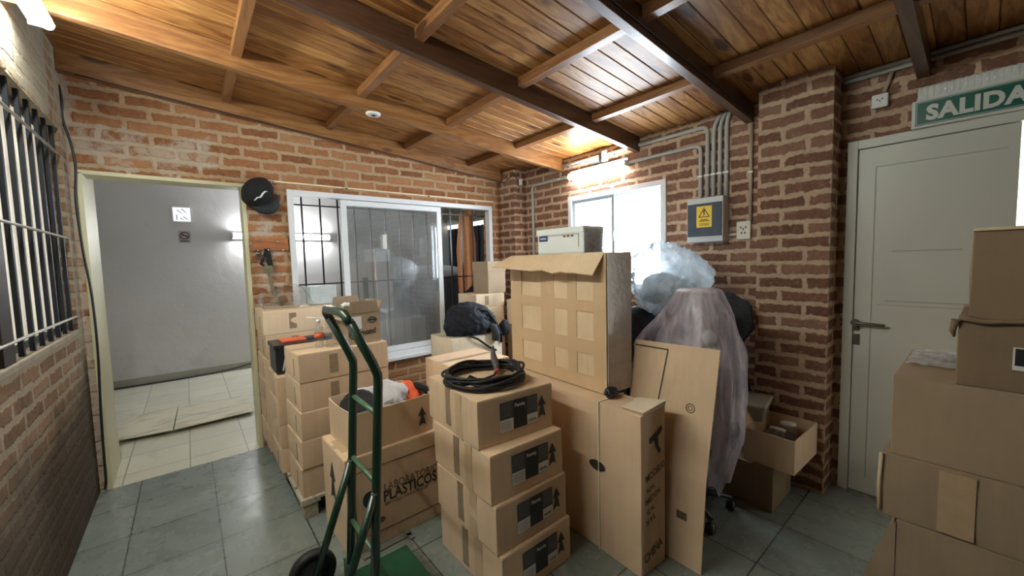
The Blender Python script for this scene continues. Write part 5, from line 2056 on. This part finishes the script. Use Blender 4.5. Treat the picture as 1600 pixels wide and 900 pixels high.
o = blob('dark_sack', M['slate_cloth'], (2.50, 1.58, 0.53), (0.25, 0.26, 0.53), 41, 0.16, 1.4, 0.8, 5, flat=0.0)
tag(o, 'tall dark grey sack behind the taped carton under the blue bag', 'sack', 'sacks along the right wall')
o = blob('blue_bag', M['film_blue'], (2.60, 1.46, 1.295), (0.24, 0.25, 0.235), 43, 0.40, 1.25, 1.35, 5,
         shape=lambda q: (q.x, q.y, q.z * (1.12 if q.z > 0 and q.y < 0.1 else 1.0)))
tag(o, 'pale blue translucent plastic bag on top of the sack pile below the window', 'plastic bag')
blob('filling', M['slate_cloth'], (0.01, -0.01, -0.075), (0.17, 0.18, 0.11), 44, 0.2, 1.7, 0.9, 5, parent=o)
o = blob('brown_sack', M['brown_sack'], (2.34, 1.66, 1.27), (0.08, 0.10, 0.20), 45, 0.2, 1.5, 0.7, 4)
tag(o, 'small brown sack beside the pale blue bag', 'sack')
o = blob('dark_sack', M['navy_cloth'], (2.80, 1.14, 0.45), (0.17, 0.17, 0.47), 47, 0.16, 1.5, 0.9, 5, flat=0.0)
tag(o, 'dark navy sack leaning on the brick between film and pillar', 'sack', 'sacks along the right wall')
o = blob('dark_garment', M['slate_cloth'], (2.79, 1.10, 1.02), (0.13, 0.15, 0.17), 49, 0.25, 1.7, 0.9, 5)
tag(o, 'dark slate garment heaped on top of the navy sack', 'garment')

# box with jars by the pillar
cbox('closed brown carton on the floor under the box of jars', 2.44, 0.715, 0.0, 0.33, 0.27, 0.0, 0.25, 'card_brown', None, tape=())
jb = open_box('open brown carton holding glass jars beside the pillar', 2.455, 0.620, -0.032, 0.385, 0.255, 0.25, 0.19, 'card', flaps=(('y1', 0.10, 70),), bulge=0.0)
for (lb, xx, yy, tilt) in (('glass jar lying tilted at the left of the open jar box', 2.56, 0.745, 28), ('glass jar with round lid at the right of the open jar box', 2.70, 0.72, 5)):
    j = root('glass_jar', lb, 'jar', (xx, yy, 0.345))
    f = MB()
    f.lathe([(0.0, 0), (0.038, 0), (0.042, 0.01), (0.042, 0.075), (0.034, 0.085), (0, 0.085)], (0, 0, 0), 20)
    f.build('jar_body', M['film_clear'], j, rot=(0, R(tilt), 0))
    f = MB()
    f.lathe([(0.0, 0.083), (0.040, 0.083), (0.040, 0.100), (0, 0.101)], (0, 0, 0), 20)
    f.build('lid', M['white'], j, rot=(0, R(tilt), 0))
f = MB()
f.box(0.012, 0.37, 0.012, 0.24, 0.006, 0.093)
o = f.build('paper_filling', M['card_brown'], jb)
tb = root('plastic_tub', 'greenish grey plastic tub behind the box of jars', 'tub', (2.70, 0.90, 0.44), R(8))
f = MB()
f.hexa([(-0.10, -0.06, 0.0), (0.10, -0.06, 0.0), (0.10, 0.06, 0), (-0.10, 0.06, 0), (-0.12, -0.075, 0.09), (0.12, -0.075, 0.09), (0.12, 0.075, 0.09), (-0.12, 0.075, 0.09)])
f.build('body', plain('grey green plastic', (0.32, 0.33, 0.28), 0.45), tb, bevel=0.008)
f = MB()
f.box(-0.13, 0.13, -0.085, 0.085, 0.09, 0.112)
f.build('lid', plain('pale green plastic', (0.55, 0.56, 0.48), 0.4), tb, bevel=0.01)

# ------------------------------------------------------------------ big stack at the right edge (faces towards -x, running along y)
RX = 1.85  # the dim light on this stack is put into its darker cardboard colours


def rbox(label, x, y1, z0, h, d=0.55, w=0.60, mat='card_brown', th=0.0, tapes=True):
    """carton whose left end is at y1; built with its front facing -x"""
    r = cbox(label, x, y1, R(-90) + th, w, d, z0, h, mat, 'large cartons stacked at the right edge', seam='y', tape=(), bulge=0.006)
    r['category'] = 'cardboard box'
    return r


r5 = rbox('bottom large carton of the right stack, with a loose side flap', RX, 0.168, 0.0, 0.52, mat='card_dim')
f = MB()
f.hexa([(0.0, 0.0, 0.50), (0.0, 0.28, 0.50), (-0.10, 0.30, 0.10), (-0.10, 0.02, 0.10), (-0.005, 0.0, 0.505), (-0.005, 0.28, 0.505), (-0.106, 0.30, 0.105), (-0.106, 0.02, 0.105)])
f.hexa([(0.0, -0.004, 0.505), (0.0, -0.004, 0.10), (-0.13, -0.004, 0.10), (-0.02, -0.004, 0.48), (0.0, 0.0, 0.505), (0.0, 0.0, 0.10), (-0.13, 0.0, 0.10), (-0.02, 0.0, 0.48)])
f.build('flap', M['card_dim'], r5)
r4 = rbox('wide carton second from the floor in the right stack', RX, 0.208, 0.52, 0.228, mat='card_dim')
f = MB()
f.box(0.135, 0.215, -0.0085, -0.004, 0.01, 0.215)
f.build('tape', M['tape'], r4)
f = MB()
f.tube([(-0.004, -0.005, 0.015), (-0.007, -0.004, 0.10), (-0.003, -0.006, 0.222)], 0.006, 6)
f.build('crushed_edge', M['card_pale'], r4)
r3 = rbox('third carton of the right stack, bubble wrap lying on its top', RX, 0.190, 0.748, 0.277, mat='card_dim')
f = MB()
nu, nv = 30, 12
g_ = []
for i in range(nu + 1):
    row = []
    for j in range(nv + 1):
        u, v = i / nu, j / nv
        row.append(f.bm.verts.new((0.01 + 0.16 * v, 0.20 + 0.32 * u, 0.283 + 0.012 * abs(noise.noise(Vector((u * 9, v * 9, 2)))) + 0.004 * math.sin(u * 30) * math.sin(v * 16))))
    g_.append(row)
for i in range(nu):
    for j in range(nv):
        f.face([g_[i][j], g_[i + 1][j], g_[i + 1][j + 1], g_[i][j + 1]])
bw = f.build('wrapping_film', M['film_white'], r3, smooth=True)
r2 = rbox('carton just below the topmost of the right stack, torn along its upper edge', RX, 0.048, 1.025, 0.212, d=0.50, w=0.5, mat='card_brown')
f = MB()
random.seed(8)
pp = [(0.0 + 0.5 * k / 24, -0.010 - 0.004 * random.random(), 0.203 + 0.012 * random.random()) for k in range(25)]
f.tube(pp, [0.006 + 0.004 * random.random() for _ in pp], 7)
f.tube([(-0.006, -0.008, 0.205), (-0.012, 0.0, 0.17), (-0.008, 0.002, 0.15)], [0.01, 0.008, 0.003], 7)
f.build('torn_edge', M['card_brown'], r2)
f = MB()
f.mat(M['label_white']).box(0.108, 0.20, -0.0075, -0.004, 0.068, 0.135)
f.mat(M['label_black']).box(0.112, 0.20, -0.0085, -0.007, 0.082, 0.132)
f.build('label_sticker', None, r2)
r1 = rbox('topmost carton of the right stack', RX, 0.028, 1.237, 0.272, d=0.42, w=0.45, mat='card_brown')
f = MB()
f.box(0.0, 0.012, -0.004, 0.42, 0.268, 0.276)
f.box(0.0, 0.45, -0.008, 0.002, 0.266, 0.276)
f.build('frayed_rim', M['card_pale'], r1, bevel=0.002)
